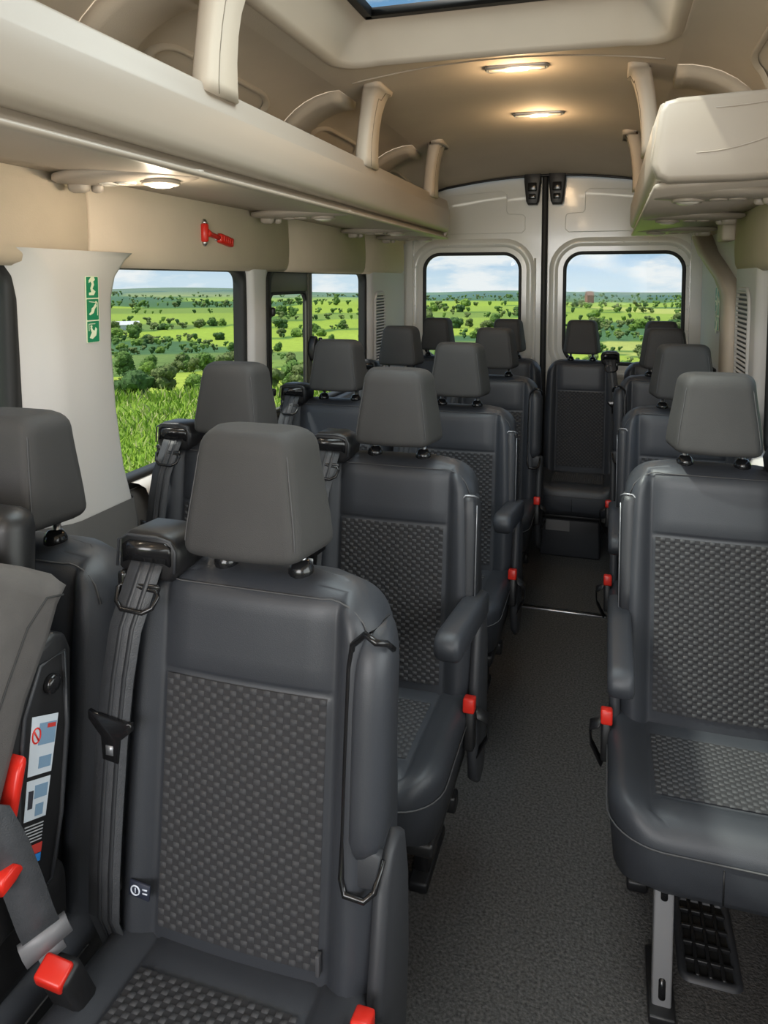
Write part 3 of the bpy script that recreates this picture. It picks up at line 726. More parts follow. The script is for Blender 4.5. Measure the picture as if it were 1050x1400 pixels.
def seat(label, X, Y, side=1, arm=None, belt=True, shield=True, buckle=True, group=None, sx=1.0, tagged=False, cover=False, leg=0, back=False):
    """one passenger seat facing -Y. side: +1 aisle on +x. arm: None, 'up' or tilt in radians when lowered"""
    g = empty('passenger_seat', (X, Y, 0)); g.scale = (sx, 1, 1); tag(g, label, 'seat', group)
    if back: bsd_ = side
    kz = .955 if side > 0 else 1.04; dzc = .025 if side > 0 else -.03; cxs = .95 if side > 0 else 1.05
    def fitb(o): o.scale.z = kz; o.location.z = ZB1*(1-kz)+.007; return o
    def fitc(o): o.scale = (cxs, 1, 1.0 if side > 0 else 1.10); o.location.z = dzc-(0 if side > 0 else .0435); return o
    c = fitc(part('cush', 'seat_cushion', mk_cushion, SEAT, g))
    o = fitc(part('cins', 'cushion_insert', mk_cinsert, [WBASE, WTILE], g)); o['kind'] = 'stuff'
    part('cseam', 'cushion_seam', lambda: one(tube([(x*1.004, y-.0015, .404) for x, y in [*[(-chw(q), q) for q in (-.12, -.25, -.36, -.38, -.40, -.42, -.435, -.448, -.457, -.462, -.4648)], *[(-.10+.02*k, -.465) for k in range(11)], *[(chw(q), q) for q in (-.4648, -.462, -.457, -.448, -.435, -.42, -.40, -.38, -.36, -.25, -.12)]]], .0018, 5)), STITCH, c)
    part('fseam', 'front_seam', lambda: one(tube([(-.02, -.4655, .395), (-.02, -.4665, .36), (-.02, -.4655, .335)], .0016, 5)), BLK, c)
    bk = fitb(part('back', 'backrest', mk_backrest, SEAT, g))
    o = fitb(part('bins', 'backrest_insert', mk_binsert, [WBASE, WTILE], g)); o['kind'] = 'stuff'
    def topseam():
        pts = []
        for k in range(31):
            a = -1+2*k/30; x = a*.187
            z = ZB1-.018
            if abs(x) > .118: z = (ZB1-.018-.068)+sqrt(max(0, .070**2-(abs(x)-.118)**2))
            pts.append((x, yfr(z)+.005, z))
        return one(tube(pts, .0014, 5))
    part('tseam', 'top_seam', topseam, STITCH, bk)
    h = part('head', 'headrest', mk_headrest, HEAD, g)
    for s_ in (-1, 1): part('hseam%d' % s_, 'headrest_seam', lambda: one(tube(hr_seam(s_), .0012, 5)), STITCH, h)
    for s_ in (-1, 1):
        r = part('rod', 'headrest_rod', lambda: one(tube([(0, 0, .96), (0, 0, 1.03)], .0065, 8)), CHROME, g); r.location.x = s_*.0615
        k = part('collar', 'rod_collar', lambda: one(tube([(0, -.004, .985), (0, -.004, .997), (0, -.004, 1.004), (0, -.004, 1.010)], [.019, .019, .016, .011], 12)), BLKG, r)
    # legs and frame under the cushion
    part('frame', 'seat_frame', lambda: one(rbox((0, -.22, .30), (.36, .34, .03), .008), rbox((0, -.10, .20), (.34, .04, .04), .006), rbox((0, -.34, .275), (.34, .03, .03), .006)), BLK, g)
    part('lback', 'back_shell', lambda: one(rbox((0, .030, .60), (.34, .03, .52), .014, 2, Matrix.Rotation(-.06, 3, 'X'))), DKP, g)
    def legm():
        return one(rbox((0, -.19, .15), (.038, .045, .30), .006, 2, Matrix.Rotation(.15, 3, 'X')), rbox((0, -.06, .15), (.038, .045, .30), .006, 2, Matrix.Rotation(-.12, 3, 'X')), rbox((0, -.13, .014), (.046, .20, .026), .006))
    for s_ in (-1, 1):
        if leg == 0 or s_ != -side:
            if leg and s_ == side: continue
            l = part('leg', 'leg', legm, BLK, g); l.location.x = s_*.09; l.location.y = .07
    if leg:     # bright slotted front leg
        for lx in ((-.115, .12) if side < 0 else (-.12, .115)):
            l = part('sleg', 'leg', lambda: one(rbox((0, -.395, .155), (.036, .035, .31), .004, 2, Matrix.Rotation(-.02, 3, 'X'))), LEGM, g); l.location.x = lx
            for zz in (.255, .055):
                q = part('slot', 'leg_slot', lambda: one(prism([p for p, n in rrect(.013, .045, .006, 4)], lambda a, c_, d: (a, -.414+d, c_), .0, .004)), BLKG, l); q.location.z = zz; q.location.y = -.006*0+(zz-.155)*.02
            ft = part('foot', 'leg_foot', lambda: one(rbox((0, -.36, .010), (.05, .16, .02), .004)), BLK, l)
        l = part('leg', 'leg', legm, BLK, g); l.location.x = -.15; l.location.y = .10; l2 = part('leg', 'leg', legm, BLK, g); l2.location.x = .15; l2.location.y = .10
    if shield:  # plastic side cover at the hinge
        pts = [(-.085, .60), (-.06, .635), (-.025, .645), (.01, .62), (.028, .55), (.032, .42), (.015, .30), (-.02, .24), (-.07, .235), (-.115, .27), (-.13, .34), (-.12, .44)]
        sh = part('shield', 'side_cover', lambda: one(prism(pts, lambda a, c_, d: (d, a, c_), .196, .220, .010)), DKP, g, side)
    if arm is not None:
        ps = [(-.030, .031), (-.036, .0), (-.026, -.026), (.0, -.031), (.24, -.032), (.325, -.030), (.345, -.018), (.348, .004), (.336, .024), (.31, .031), (.10, .033)]
        if arm == 'up':
            def mk():
                # pad set into a channel along the front corner of the backrest
                zz = [.645, .649, .657, .672, .70, .77, .84, .885, .907, .922, .932, .937]
                rings = []
                for i, z in enumerate(zz):
                    ins = [.016, .009, .004, 0, 0, 0, 0, 0, .002, .006, .012, .02][i]
                    x0, x1 = .166+ins*.5, .214-ins; y0 = yfr(z)-.024+ins; y1 = y0+.075; r = .014
                    if i > 6: y0 += .004*(i-6)*.6
                    rings.append([(x0, y0+.010, z), (x0+.010, y0, z), (x1-.016, y0+.003, z), (x1-.005, y0+.012, z), (x1, y0+.028, z), (x1, y1, z), (x0, y1, z)])
                return one(loft(rings))
            a = part('armup', 'armrest', mk, SEAT, g, side)
            def chan():
                p = [(.216, .030, .905), (.214, 0, .925), (.205, -.03, .938), (.185, -.008, .938), (.165, .0, .915), (.161, .002, .88), (.160, .002, .75), (.160, .002, .62), (.160, -.004, .565), (.168, -.012, .548), (.195, -.012, .546), (.206, 0, .553), (.213, .02, .59)]
                p = [(x, yfr(.605+(z-.546)*.875)-.014+dy*.8, .605+(z-.546)*.875) for x, dy, z in p]
                return one(tube(p, .0046, 6))
            part('chan', 'armrest_channel', chan, BLKG, g, side)
            part('chanfloor', 'channel_floor', lambda: one(prism([(.164, .610), (.205, .610), (.212, .655), (.164, .67)], lambda a, c_, d: (a, yfr(c_)-.012+d, c_), 0, .02, .004)), DKP, g, side)
        else:
            ca, sa = cos(arm), sin(arm)
            def mk():
                return one(prism(ps, lambda a, c_, d: (d, -.045-(a*ca-c_*sa*0)-c_*-sa*0, .655+c_*ca+a*sa), .176, .228, .012))
            a = part('arm%.2f' % arm, 'armrest', mk, SEAT, g, side); a.location.z = 0 if side > 0 else -.028
            def chan():
                p = [(.204, .03, .912), (.196, .006, .922), (.178, .004, .922), (.164, .002, .908), (.160, .002, .87), (.160, .002, .75), (.160, .002, .64)]
                return one(tube([(x, yfr(z)-.010+dy*.8, z) for x, dy, z in p], .0024, 6))
            part('chan2', 'armrest_channel', chan, SILV, g, side)
            def pan():
                rings = []
                for z in (.63, .70, .80, .87, .905, .918):
                    i = .02 if z > .91 else .006 if z > .9 else 0
                    rings.append([(.166+i*.3, yfr(z)-.008, z), (.196, yfr(z)-.010, z), (.204-i, yfr(z)+.004, z), (.206-i, yfr(z)+.06, z), (.166, yfr(z)+.06, z)])
                return one(loft(rings))
            part('chpan', 'channel_panel', pan, DKP, g, side)
            part('arml', 'channel_edge', lambda: one(tube([(.2045, yfr(z)-.003, z) for z in (.64, .75, .85, .90)], .0014, 5)), SILV, g, side)
            part('hinge', 'armrest_hinge', lambda: one(rbox((.20, -.06, .59), (.02, .05, .10), .008)), DKP, g, side)
    if buckle:
        bx, by, bz = .192, -.150, .47
        bu = part('bstalk', 'belt_buckle', lambda: one(rbox((bx+.016, by, bz-.05), (.024, .034, .095), .006, 2, Matrix.Rotation(-.15, 3, 'X'))), BLK, g, side)
        bu.location = (0, 0, 0) if side > 0 else (-.018, 0, -.045)
        part('bred', 'release_button', lambda: one(rbox((bx+.016, by-.008, bz+.008), (.026, .030, .032), .004, 2, Matrix.Rotation(-.15, 3, 'X'))), RED, bu, side)
        part('bstrap', 'buckle_strap', lambda: one(ribbon([(bx+.028, by+.01, bz-.02), (bx+.052, by+.035, bz-.045), (bx+.050, by+.05, bz-.095), (bx+.024, by+.04, bz-.14)], .028, .003, (0, 1, .2))), BLK, bu, side)
    if belt:
        bs = -side if not back else 1
        hb = part('hous', 'belt_housing', lambda: one(prism([(-.052, .0), (-.056, .030), (-.046, .052), (-.02, .060), (.034, .060), (.052, .048), (.056, .0), (.036, -.018), (-.036, -.018)], lambda a, c_, d: (.158+a*.94, -.066+d, .992+c_*.95-d*.06), .0, .085, .010)), BLK, g, bs)
        part('slotf', 'belt_slot', lambda: one(prism([(-.040, .010), (-.040, .038), (-.03, .044), (.03, .044), (.040, .038), (.040, .010), (.030, .014), (-.030, .014)], lambda a, c_, d: (.158+a, -.0675+d-.0, .992+c_), -.003, .004)), BLKG, hb, bs)
        part('slotr', 'slot_rim', lambda: one(tube([(.158+x, -.071, .992+z) for x, z in [(-.048, .002), (-.050, .034), (-.042, .048), (-.02, .053), (.03, .053), (.046, .044), (.049, .004)]], .0022, 6)), DKP, hb, bs)
        path = [(.158, -.066, 1.005), (.160, -.074, .99), (.163, -.086, .965), (.170, -.105, .92), (.178, -.114, .85), (.185, -.122, .76), (.188, -.132, .66), (.190, -.140, .57), (.192, -.141, .50), (.197, -.115, .44), (.197, -.10, .40)]
        wb = part('web', 'belt_webbing', lambda: one(ribbon(path, .052, .0022, (1, 0, .16))), BELT, g, bs)
        for dx in (-.011, .007):
            part('stripe%g' % dx, 'webbing_stripe', lambda: one(ribbon([(x+dx, y-.0016, z) for x, y, z in path], .007, .0012, (1, 0, .16))), BELTS, wb, bs)
        lp = part('loop', 'belt_guide', lambda: one(tube([(.163+x, -.088+y, .955+z) for x, y, z in [(-.034, .004, .008), (-.030, -.006, -.006), (-.018, -.012, -.012), (.018, -.012, -.010), (.030, -.006, -.002), (.034, .004, .014), (.030, .008, .018), (-.030, .006, .014)]], .0036, 7, True), rbox((.158, -.079, .972), (.058, .007, .012), .003), rbox((.160+.034, -.075, .972), (.014, .014, .04), .005)), BLKG, g, bs)
        tgp = [(-.036, .010), (-.036, .022), (-.026, .020), (.026, .020), (.036, .022), (.036, .010), (.020, -.006), (.015, -.010), (.013, -.044), (-.013, -.044), (-.015, -.010), (-.020, -.006)]
        tp = part('tongue', 'belt_tongue', lambda: one(prism(tgp, lambda a, c_, d: (.184+a, -.125+d, .775+c_+a*.12), -.004, .004, .0015)), BLKG, g, bs)
        part('thole', 'tongue_hole', lambda: one(prism([(-.006, -.034), (.006, -.034), (.006, -.020), (-.006, -.020)], lambda a, c_, d: (.184+a, -.125+d, .775+c_), -.0048, .0)), SILV, tp, bs)
    if tagged:
        t = MB(); t.add(*rbox((-.148, yfr(.54)-.020, .535), (.034, .004, .024), .001, 1, Matrix.Rotation(.1, 3, 'Y'))); to = t.obj('fabric_tag', mat('tag_black', (.02, .025, .045), .6), g)
        t = MB(); t.add(*tube([(-.154+.007*cos(a), yfr(.54)-.0225, .535+.007*sin(a)) for a in [2*pi*k/16 for k in range(16)]], .0012, 5, True)); t.add(*rbox((-.154, yfr(.54)-.0225, .535), (.0015, .001, .008), 0)); t.add(*rbox((-.138, yfr(.54)-.0225, .539), (.008, .001, .002), 0)); t.add(*rbox((-.138, yfr(.54)-.0225, .533), (.008, .001, .002), 0))
        t.obj('tag_emblem', mat('tag_white', (.7, .75, .85), .6), to)
        t = MB(); t.add(*rbox((.129, yfr(.50)-.010, .495), (.006, .010, .030), .001)); t.obj('side_tag', mat('tag_grey', (.06, .06, .065), .6), g)
    return g
XWn, XA, XR = -.556, -.116, .611
LY = [.973, 1.713, 2.47, 3.29]; RY = [1.834, 2.623, 3.484]
GRP = None
seat('front row window seat holding the child car seat', XWn, LY[0], arm=None, belt=True, shield=False, buckle=False)
seat('front row aisle seat with its armrest folded up, beside the child seat', XA, LY[0], arm='up', tagged=True)
seat('second row window seat by the side window behind the broad pillar', XWn, LY[1], shield=False, buckle=False)
seat('second row aisle seat with armrest lowered, of the paired seats', XA, LY[1], arm=.17)
seat('third row window seat beside the sliding vent window', XWn, LY[2], shield=False, buckle=False)
seat('third row aisle seat with armrest lowered, of the paired seats', XA, LY[2], arm=.17)
seat('fourth row window seat just ahead of the back row', XWn, LY[3], shield=False, buckle=False)
seat('fourth row aisle seat of the paired seats, ahead of the back row', XA, LY[3], arm='up')
seat('foremost single seat on bright slotted legs over the floor vent', XR, RY[0], side=-1, arm=0.0, leg=1)
seat('middle seat of the three single seats across the aisle', XR, RY[1], side=-1, arm=0.0)
seat('rearmost of the three single seats, next to the back row', XR, RY[2], side=-1, arm='up')
for lab, x, bsd in (('back row seat in the corner by the louvred vent and paired seats', -.556, 1), ('back row seat directly behind the paired aisle seats', -.16, 1), ('back row seat facing straight down the aisle', .235, -1), ('back row corner seat behind the single seats', .633, -1)):
    seat(lab, x, 4.06, side=bsd, arm=None, shield=False, buckle=False, belt=(x == .235), sx=.93, back=True)

# ================================================================== CHILD SEAT on the front window seat
CSF = mat('child_seat_cloth', (.11, .102, .098), .85, bump=.25, bscale=900, var=.08, vscale=30)
CSX, CSY = -.556, .72
cs = empty('child_seat', (CSX, CSY, .465)); tag(cs, 'grey and black child car seat strapped on the window seat', 'child seat')
Lc = lambda x, y, z: (x-CSX, y-CSY, z-.465)
wing = [(.822, .998), (.806, 1.016), (.755, 1.046), (.697, 1.075), (.60, 1.095), (.53, 1.06), (.52, .94), (.56, .80), (.62, .70), (.665, .70), (.694, .766), (.714, .811), (.741, .873), (.783, .935), (.803, .975)]
panel = [(.755, .925), (.80, .935), (.822, .925), (.832, .90), (.828, .785), (.815, .70), (.796, .614), (.772, .580), (.745, .572), (.70, .575), (.60, .56), (.56, .62), (.60, .72), (.66, .80), (.72, .885)]
b = MB(); b.add(*rbox(Lc(CSX, .655, .525), (.385, .37, .12), .03, 3)); b.obj('seat_base', BLK, cs)
b = MB(); b.add(*rbox(Lc(CSX, .80, .80), (.30, .07, .60), .03, 3, Matrix.Rotation(-.06, 3, 'X'))); b.obj('back_shell', BLK, cs)
b = MB(); b.add(*rbox(Lc(CSX, .75, .82), (.27, .05, .50), .022, 3, Matrix.Rotation(-.06, 3, 'X'))); b.obj('back_cushion', CSF, cs)
b = MB(); b.add(*rbox(Lc(CSX, .62, .60), (.27, .30, .05), .022, 3)); b.obj('seat_pad', CSF, cs)
b = MB(); b.add(*rbox(Lc(CSX, .76, 1.07), (.26, .06, .10), .028, 3)); b.obj('head_pad', CSF, cs)
for s in (1, -1):
    xo = lambda d: CSX+s*d
    b = MB(); b.add(*prism(wing, lambda a, c, d: Lc(xo(d), a, c), .125, .222, .024)); w_ = b.obj('side_wing', CSF, cs)
    b = MB(); b.add(*tube([Lc(xo(.2225), y, z) for y, z in [(.800, .992), (.77, 1.000), (.735, .975), (.70, .92), (.66, .85), (.61, .78)]], .0016, 5)); b.obj('wing_seam', mat('dark_thread', (.03, .03, .03), .8), w_)
    b = MB(); b.add(*prism(panel, lambda a, c, d: Lc(xo(d), a, c), .165, .208, .010)); p_ = b.obj('side_panel', BLK, cs)
    inner = [(.768, .905), (.812, .905), (.814, .80), (.798, .68), (.776, .60), (.748, .592), (.72, .64), (.724, .76), (.738, .85)]
    b = MB(); b.add(*tube([Lc(xo(.209), y, z) for y, z in inner], .0035, 6, True)); b.obj('panel_rim', DKP, p_)
    b = MB(); b.add(*tube([Lc(xo(.208), .786, .872), Lc(xo(.216), .786, .872), Lc(xo(.219), .786, .872)], [.013, .013, .009], 14)); b.obj('panel_knob', BLKG, p_)
    b = MB(); b.add(*prism([(.706, .80), (.718, .815), (.722, .805), (.704, .745), (.694, .735), (.690, .75)], lambda a, c, d: Lc(xo(d), a, c), .205, .228, .004)); b.obj('red_belt_guide', RED, cs)
    if s > 0:
        q = [(.752, .843), (.800, .822), (.757, .640), (.722, .655)]
        def qm(u, v, d): 
            y = lerp(lerp(q[0][0], q[3][0], v), lerp(q[1][0], q[2][0], v), u); z = lerp(lerp(q[0][1], q[3][1], v), lerp(q[1][1], q[2][1], v), u)
            return Lc(xo(.2085+d), y, z)
        def lab(name, rects, m, d=.0006, par=None):
            b = MB()
            for u0, u1, v0, v1 in rects:
                b.add(*loft([[qm(u0, v0, dd), qm(u1, v0, dd), qm(u1, v1, dd), qm(u0, v1, dd)] for dd in (0, d)]))
            return b.obj(name, m, par or p_, False)
        wl = mat('label_white', (.62, .68, .74), .4); lab('instruction_label', [(.0, .98, .0, .40), (.0, .98, .43, .70)], wl)
        lab('label_picture', [(.30, .95, .05, .20), (.40, .9, .28, .36), (.35, .9, .47, .56), (.45, .8, .60, .68)], mat('label_blue_grey', (.20, .32, .45), .4), .0010)
        lab('label_picture', [(.60, .92, .06, .09)], mat('label_red', (.55, .05, .04), .4), .0012)
        lab('label_picture', [(.1, .3, .50, .62)], mat('label_dark', (.04, .04, .05), .4), .0012)
        lab('label_lines', [(.06, .92, .735+.022*k, .743+.022*k) for k in range(6)], mat('label_grey_line', (.45, .46, .48), .4))
        lab('label_red_band', [(.0, .98, .875, .94)], mat('label_red', (.55, .05, .04), .4))
        lab('label_blue_band', [(.25, .98, .945, 1.0)], mat('label_blue', (.03, .22, .60), .4))
        b = MB(); b.add(*tube([qm(.20+.15*cos(a), .13+.052*sin(a), .0012) for a in [2*pi*k/16 for k in range(16)]], .0011, 5, True)); b.add(*tube([qm(.10, .10, .0012), qm(.30, .165, .0012)], .0011, 5)); b.obj('prohibition_mark', RED, p_)
b = MB(); b.add(*prism([(.668, .688), (.69, .694), (.706, .682), (.69, .672), (.668, .668)], lambda a, c, d: Lc(CSX+d, a, c), .205, .236, .004)); b.obj('red_belt_hook', RED, cs)
# lap belt over child seat with grey tongue, and red buckle between the two seats
sb = empty('lap_belt', (-.318, .72, .47)); tag(sb, 'black lap belt with grey tongue clipped into red buckle beside child seat', 'seat belt')
Lb = lambda x, y, z: (x+.318, y-.72, z-.47)
path = [(-.352, .62, .80), (-.335, .672, .76), (-.328, .688, .71), (-.322, .700, .66), (-.316, .712, .605), (-.310, .722, .565)]
b = MB(); b.add(*ribbon([Lb(*p) for p in path], .046, .0024, (.55, .75, .15))); b.obj('belt_webbing', BELT, sb)
R_ = Matrix.Rotation(-.5, 3, 'Z') @ Matrix.Rotation(.35, 3, 'X')
GT = mat('grey_tongue', (.16, .16, .17), .45)
b = MB(); b.add(*ribbon([Lb(-.3125, .719, .582), Lb(-.310, .722, .568), Lb(-.307, .7255, .556)], .060, .012, (.55, .75, .15))); b.add(*ribbon([Lb(-.308, .724, .560), Lb(-.302, .728, .542)], .032, .005, (.55, .75, .15))); b.obj('belt_tongue', GT, sb)
b = MB(); b.add(*rbox(Lb(-.288, .735, .500), (.046, .036, .085), .008, 2, Matrix.Rotation(.4, 3, 'X'))); bu = b.obj('buckle_body', BLK, sb)
b = MB(); b.add(*rbox(Lb(-.290, .714, .535), (.040, .030, .022), .004, 2, Matrix.Rotation(.4, 3, 'X') @ Matrix.Rotation(.2, 3, 'Y'))); b.obj('release_button', RED, bu)
# ================================================================== THINGS UNDER THE BACK ROW
g = empty('storage_case', (.20, 3.86, 0)); tag(g, 'dark case with a pale label under the back row', 'case')
b = MB(); b.add(*rbox((0, 0, .10), (.30, .16, .20), .012)); b.obj('case_body', DKP, g)
b = MB(); b.add(*rbox((0, 0, .212), (.31, .17, .022), .006)); b.obj('case_lid', BLK, g)
b = MB(); b.add(*rbox((-.06, -.082, .165), (.12, .003, .055), .001)); b.obj('pale_label', mat('card_grey', (.25, .25, .25), .6), g)

# ================================================================== COUNTRYSIDE OUTSIDE
random.seed(11)
GZ = -.65
DT = [(8, .2586), (13, .159), (20, .137), (40, .120), (80, .099), (150, .075), (300, .052), (600, .037), (1200, .0275), (2000, .0215), (2700, .0165), (3300, .018), (4500, .03)]
DTL = [(math.log(a), c) for a, c in DT]
def fbm(x, y, sc, oct=3):
    v = 0; a = 1
    for k in range(oct): v += a*noise.noise(Vector((x/sc, y/sc, 3.7+k))); sc /= 2.1; a *= .5
    return v
def gz(x, y):
    r = math.hypot(x, y)
    if r < 8: return GZ
    d = interp(math.log(r), DTL); az = math.atan2(x, y)
    z = 1.42-d*r
    amp = .02*min(r, 400)**.8*smooth01((r-12)/60)+(.011*max(0, r-400))
    z += amp*.5*fbm(x, y, 60+r*.35)
    z += .0065*r*smooth01((r-500)/1500)*smooth01((-az-.30)/.35)          # the hills stand higher to the side
    return z
CZ, CL = .26, .40
seeds = []
for i in range(-7, 6):
    for j in range(0, 15):
        seeds.append((i*CZ+random.uniform(-.45, .45)*CZ+(CZ/2 if j % 2 else 0), math.log(15)+j*CL+random.uniform(-.4, .4)*CL, random.random(), random.random()))
def cell(az, lr):
    a = az/CZ; l = lr/CL; best = [(9e9, None), (9e9, None)]
    a += .10*sin(lr*7+az*3); l += .12*sin(az*9+lr)
    for s_ in seeds:
        d = (a-s_[0]/CZ)**2+(l-s_[1]/CL)**2
        if d < best[0][0]: best = [(d, s_), best[0]]
        elif d < best[1][0]: best[1] = (d, s_)
    return best[0][1], sqrt(best[1][0])-sqrt(best[0][0])
FIELD = [(.265, .345, .045), (.22, .30, .045), (.155, .225, .045), (.32, .35, .09), (.115, .175, .045), (.24, .325, .04)]
WOOD = (.045, .095, .03)
def fcol(az, r, x, y):
    if r < 7.2: return (.33, .29, .24)       # unseen pale ground, invented to bounce neutral light into the van
    if r < 15: return (.16, .25, .035)
    if r < 31: k = 1+.10*fbm(x, y, 5); return (.30*k, .37*k, .05*k)
    s_, e_ = cell(az, math.log(r)); c = FIELD[int(s_[2]*5.99)]
    if s_[3] > (.93 if r < 150 else .80): c = (.06, .125, .05)
    if e_ < .05: c = (.075, .15, .03)
    k = 1+.10*fbm(x, y, 6+r*.06)
    if r > 700:    # distance haze put into the ground colour as a blue-green tint
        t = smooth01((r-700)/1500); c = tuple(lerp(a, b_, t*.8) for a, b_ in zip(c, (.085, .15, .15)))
    return tuple(v*k for v in c)
azs = [-1.45+.011*i for i in range(204)]; lo, hi = azs[0], azs[-1]
azs += [hi+(2*pi-(hi-lo))*k/14 for k in range(1, 14)]
rs = [.5, 3]+[5*math.exp(math.log(4500/5)*i/109) for i in range(110)]
V, F, Cc = [], [], []
for r in rs:
    for a in azs:
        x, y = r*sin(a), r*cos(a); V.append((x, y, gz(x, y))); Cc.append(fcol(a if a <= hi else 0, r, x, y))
na = len(azs)
for i in range(len(rs)-1):
    for j in range(na):
        k = (j+1) % na; F.append([i*na+j, i*na+k, (i+1)*na+k, (i+1)*na+j])
F.append(list(range(na))[::-1])
gm = bpy.data.materials.new('meadow'); gm.use_nodes = True; t = gm.node_tree; bs = t.nodes['Principled BSDF']; bs.inputs['Roughness'].default_value = .9; bs.inputs['Specular IOR Level'].default_value = .1
at_ = t.nodes.new('ShaderNodeAttribute'); at_.attribute_name = 'field_colour'
tcn = t.nodes.new('ShaderNodeTexCoord'); n1 = t.nodes.new('ShaderNodeTexNoise'); n1.inputs['Scale'].default_value = .9; n1.inputs['Detail'].default_value = 8; n1.inputs['Roughness'].default_value = .7
t.links.new(tcn.outputs['Object'], n1.inputs['Vector'])
mr = t.nodes.new('ShaderNodeMapRange'); mr.inputs[1].default_value = .3; mr.inputs[2].default_value = .7; mr.inputs[3].default_value = .72; mr.inputs[4].default_value = 1.25; t.links.new(n1.outputs['Fac'], mr.inputs[0])
vm = t.nodes.new('ShaderNodeVectorMath'); vm.operation = 'SCALE'; t.links.new(at_.outputs['Color'], vm.inputs[0]); t.links.new(mr.outputs[0], vm.inputs['Scale']); t.links.new(vm.outputs[0], bs.inputs['Base Color'])
me = mesh('ground', V, F, gm)
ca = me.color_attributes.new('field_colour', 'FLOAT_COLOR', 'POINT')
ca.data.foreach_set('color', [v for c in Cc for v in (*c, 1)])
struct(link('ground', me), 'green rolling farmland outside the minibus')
# ---- trees and bushes
def leafmat(nm, c): return mat(nm, c, .85, bump=1.0, bscale=14, var=.45, vscale=9, spec=.15)
LEAF = [leafmat('leaf_dark', (.058, .11, .034)), leafmat('leaf_mid', (.10, .175, .04)), leafmat('leaf_light', (.15, .24, .045)), leafmat('leaf_olive', (.115, .15, .05))]
BARK = mat('bark', (.09, .065, .045), .9)
def tree_mesh(seed, tall, lumps, sub, leaves=0):
    rnd = random.Random(seed); b = MB()
    bm = bmesh.new(); bmesh.ops.create_icosphere(bm, subdivisions=sub, radius=1); bm.verts.index_update()
    SV = [v.co.copy() for v in bm.verts]; SF = [[v.index for v in f.verts] for f in bm.faces]; bm.free()
    for k in range(lumps):
        a = rnd.uniform(0, 2*pi); rad = rnd.uniform(0, .34); z = rnd.uniform(.25 if tall else .15, .85); r = rnd.uniform(.13, .23)*(1.15-.5*abs(z-.5))
        c = Vector((rad*cos(a), rad*sin(a), z*(1.0 if tall else .75)))
        b.add([c+v*r*(1+.28*noise.noise(v*2.7+Vector((seed, k, 0))))+v*r*rnd.uniform(-.10, .10) for v in SV], SF, 0)
    if leaves:
        L0 = list(b.V); cs_ = [Vector(v) for v in L0]; ctr = Vector((0, 0, .5))
        for q in range(leaves):
            v = rnd.choice(cs_); n = (v-ctr).normalized(); p = v+n*rnd.uniform(-.02, .05)+Vector((rnd.uniform(-.03, .03), rnd.uniform(-.03, .03), rnd.uniform(-.03, .03)))
            t1 = Vector((rnd.uniform(-1, 1), rnd.uniform(-1, 1), rnd.uniform(-1, 1))).normalized(); t2 = t1.cross(n).normalized(); sz = rnd.uniform(.014, .032)
            b.add([p-t1*sz, p+t2*sz*.6, p+t1*sz, p-t2*sz*.6], [[0, 1, 2, 3]], 0)
    b.add(*tube([(0, 0, -.08), (0, 0, .25), (.02, .01, .5)], [.035, .028, .015], 6), 1)
    return b
TM = []
for k in range(8):
    b = tree_mesh(20+k, k % 2, 16, 2, 2600); me = mesh('tree', b.V, b.F, [LEAF[k % 4], BARK], b.M, False); TM.append(me)
cand = []
tries = 0
def addc(az, r, h):
    x, y = r*sin(az), r*cos(az)
    for c_ in cand:
        if abs(c_[1]-x)+abs(c_[2]-y) < .62*(c_[4]+h): return
    cand.append((h/r, x, y, gz(x, y), h, random.randrange(8)))
while len(cand) < 2600 and tries < 42000:
    tries += 1; az = random.uniform(-1.25, .55); lr = random.uniform(math.log(33), math.log(1900)); r = math.exp(lr)
    s_, e_ = cell(az, lr); wood = s_[3] > (.93 if r < 150 else .80)
    if e_ < (.02 if r < 60 else .035 if r < 150 else .075) or (wood and r > 60 and random.random() < .3) or random.random() < .006:
        h = r*(random.uniform(.008, .018) if r < 60 else random.uniform(.006, .014) if r < 250 else random.uniform(.005, .011) if r < 800 else random.uniform(.002, .0045))
        if random.random() < .12: h *= 1.5
        addc(az, r, h)
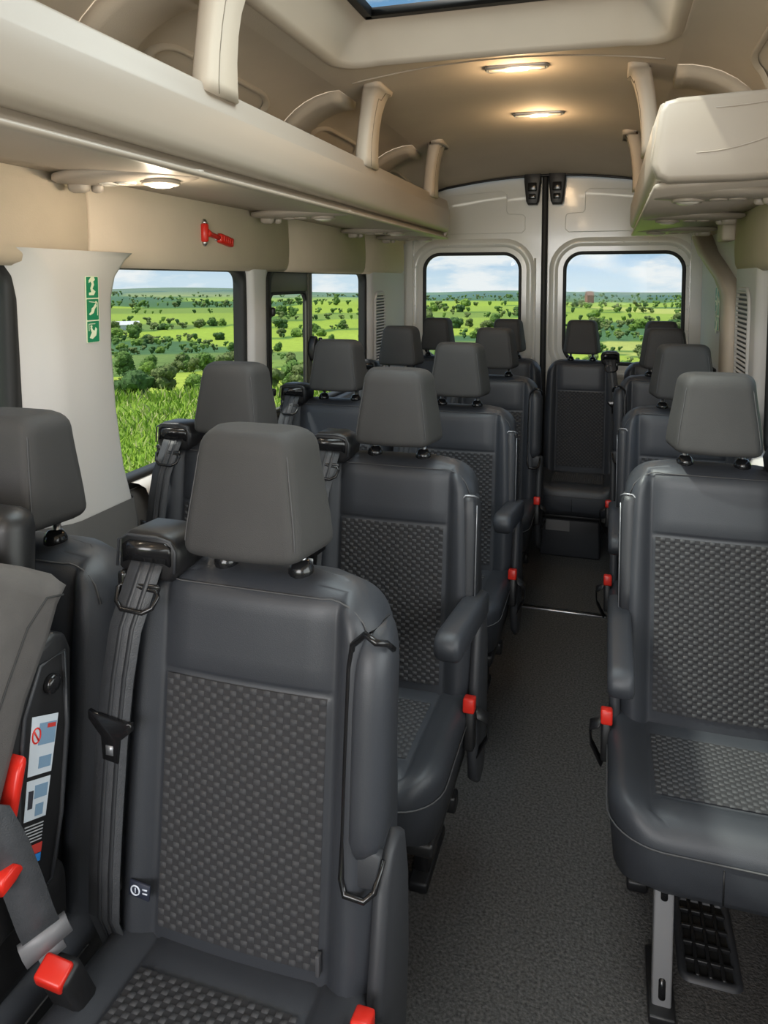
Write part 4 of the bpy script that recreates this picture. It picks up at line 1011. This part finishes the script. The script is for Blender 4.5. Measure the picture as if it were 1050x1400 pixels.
# bushes growing along the verge fence and the first hedge
for k in range(34):
    az = random.uniform(-1.0, -.22); r = 34+random.gauss(0, .8)+3*sin(az*7); addc(az, r, random.uniform(.5, 1.35))
for k in range(26):
    az = random.uniform(-1.0, -.25); r = 15.5+random.gauss(0, .5); addc(az, r, random.uniform(.3, .75))
cand.sort(reverse=True)
far = MB(); lowt = tree_mesh(77, 1, 6, 1); lowt2 = tree_mesh(78, 0, 6, 1)
for i, (_, x, y, z, h, k) in enumerate(cand):
    rz = random.uniform(0, 6.28); wd = random.uniform(.9, 1.35)
    if i < 295:
        nm = 'hedgerow_tree'; o = link(nm, TM[k]); o.location = (x, y, z-.05*h); o.scale = (h*wd, h*wd, h); o.rotation_euler.z = rz
        kk = k % 4; kind_ = ('dark green', 'mid green', 'pale yellow-green', 'olive green')[kk]; hz = 'tall rounded' if k % 2 else 'low spreading'
        tag(o, '%s %s hedgerow tree out in the fields' % (hz, kind_), 'tree', '%s %s trees in the hedgerows' % (hz, kind_))
    else:
        src = lowt if k % 2 else lowt2; c_, s__ = cos(rz), sin(rz)
        far.add([(x+h*wd*(v[0]*c_-v[1]*s__), y+h*wd*(v[0]*s__+v[1]*c_), z-.05*h+h*v[2]) for v in src.V], src.F, k % 4)
fo = far.obj('distant_trees', LEAF, None, False); tag(fo, 'countless small trees dotting the far green hillsides', 'trees'); fo['kind'] = 'stuff'
# ---- tall verge grass beside the van
b = MB(); 
for k in range(15000):
    az = random.uniform(-1.05, -.30); r = 5.5+8.5*random.random()**.8; x, y = r*sin(az), r*cos(az); z = gz(x, y)
    h = random.uniform(.06, .16)*(1.35 if r > 12.6 else 1.0); a = random.uniform(0, pi); w = .012+.004*random.random(); dx, dy = cos(a)*w, sin(a)*w; lx, ly = random.uniform(-.06, .06), random.uniform(-.06, .06)
    b.add([(x-dx, y-dy, z-.01), (x+dx, y+dy, z-.01), (x+lx+dx*.5, y+ly+dy*.5, z+h*.65), (x+lx*1.8, y+ly*1.8, z+h)], [[0, 1, 2], [0, 2, 3]], random.choice((0, 0, 1, 1, 2)))
GM = [mat('grass_mid', (.17, .30, .03), .8, spec=.1), mat('grass_light', (.28, .41, .05), .8, spec=.1), mat('grass_straw', (.42, .42, .18), .8, spec=.1)]
go = link('verge_grass', mesh('verge_grass', b.V, b.F, GM, b.M, False)); tag(go, 'long bright grass on the verge below the side window', 'grass'); go['kind'] = 'stuff'
# ---- far buildings
def barn(az, r, w, d, h, wm, rm, label, ry=.3):
    x, y = r*sin(az), r*cos(az); g = empty('farm_building', (x, y, gz(x, y)-.3), ry); tag(g, label, 'building')
    b = MB(); b.add(*rbox((0, 0, h/2), (w, d, h), 0)); b.obj('walls', wm, g, False)
    b = MB(); b.add(*prism([(-d*.55, h), (d*.55, h), (0, h*1.5)], lambda a, c, dd: (dd, a, c), -w*.53, w*.53)); b.obj('roof', rm, g, False)
barn(-.642, 225, 9, 5, 1.9, mat('barn_white', (.7, .7, .68), .7), mat('barn_roof', (.55, .55, .55), .6), 'small white barn among the green fields', .7)
barn(-.025, 900, 8, 8, 9.5, mat('brick_red', (.24, .11, .08), .8), mat('tile_brown', (.2, .12, .09), .8), 'distant reddish brown farm building below the hills', .4)
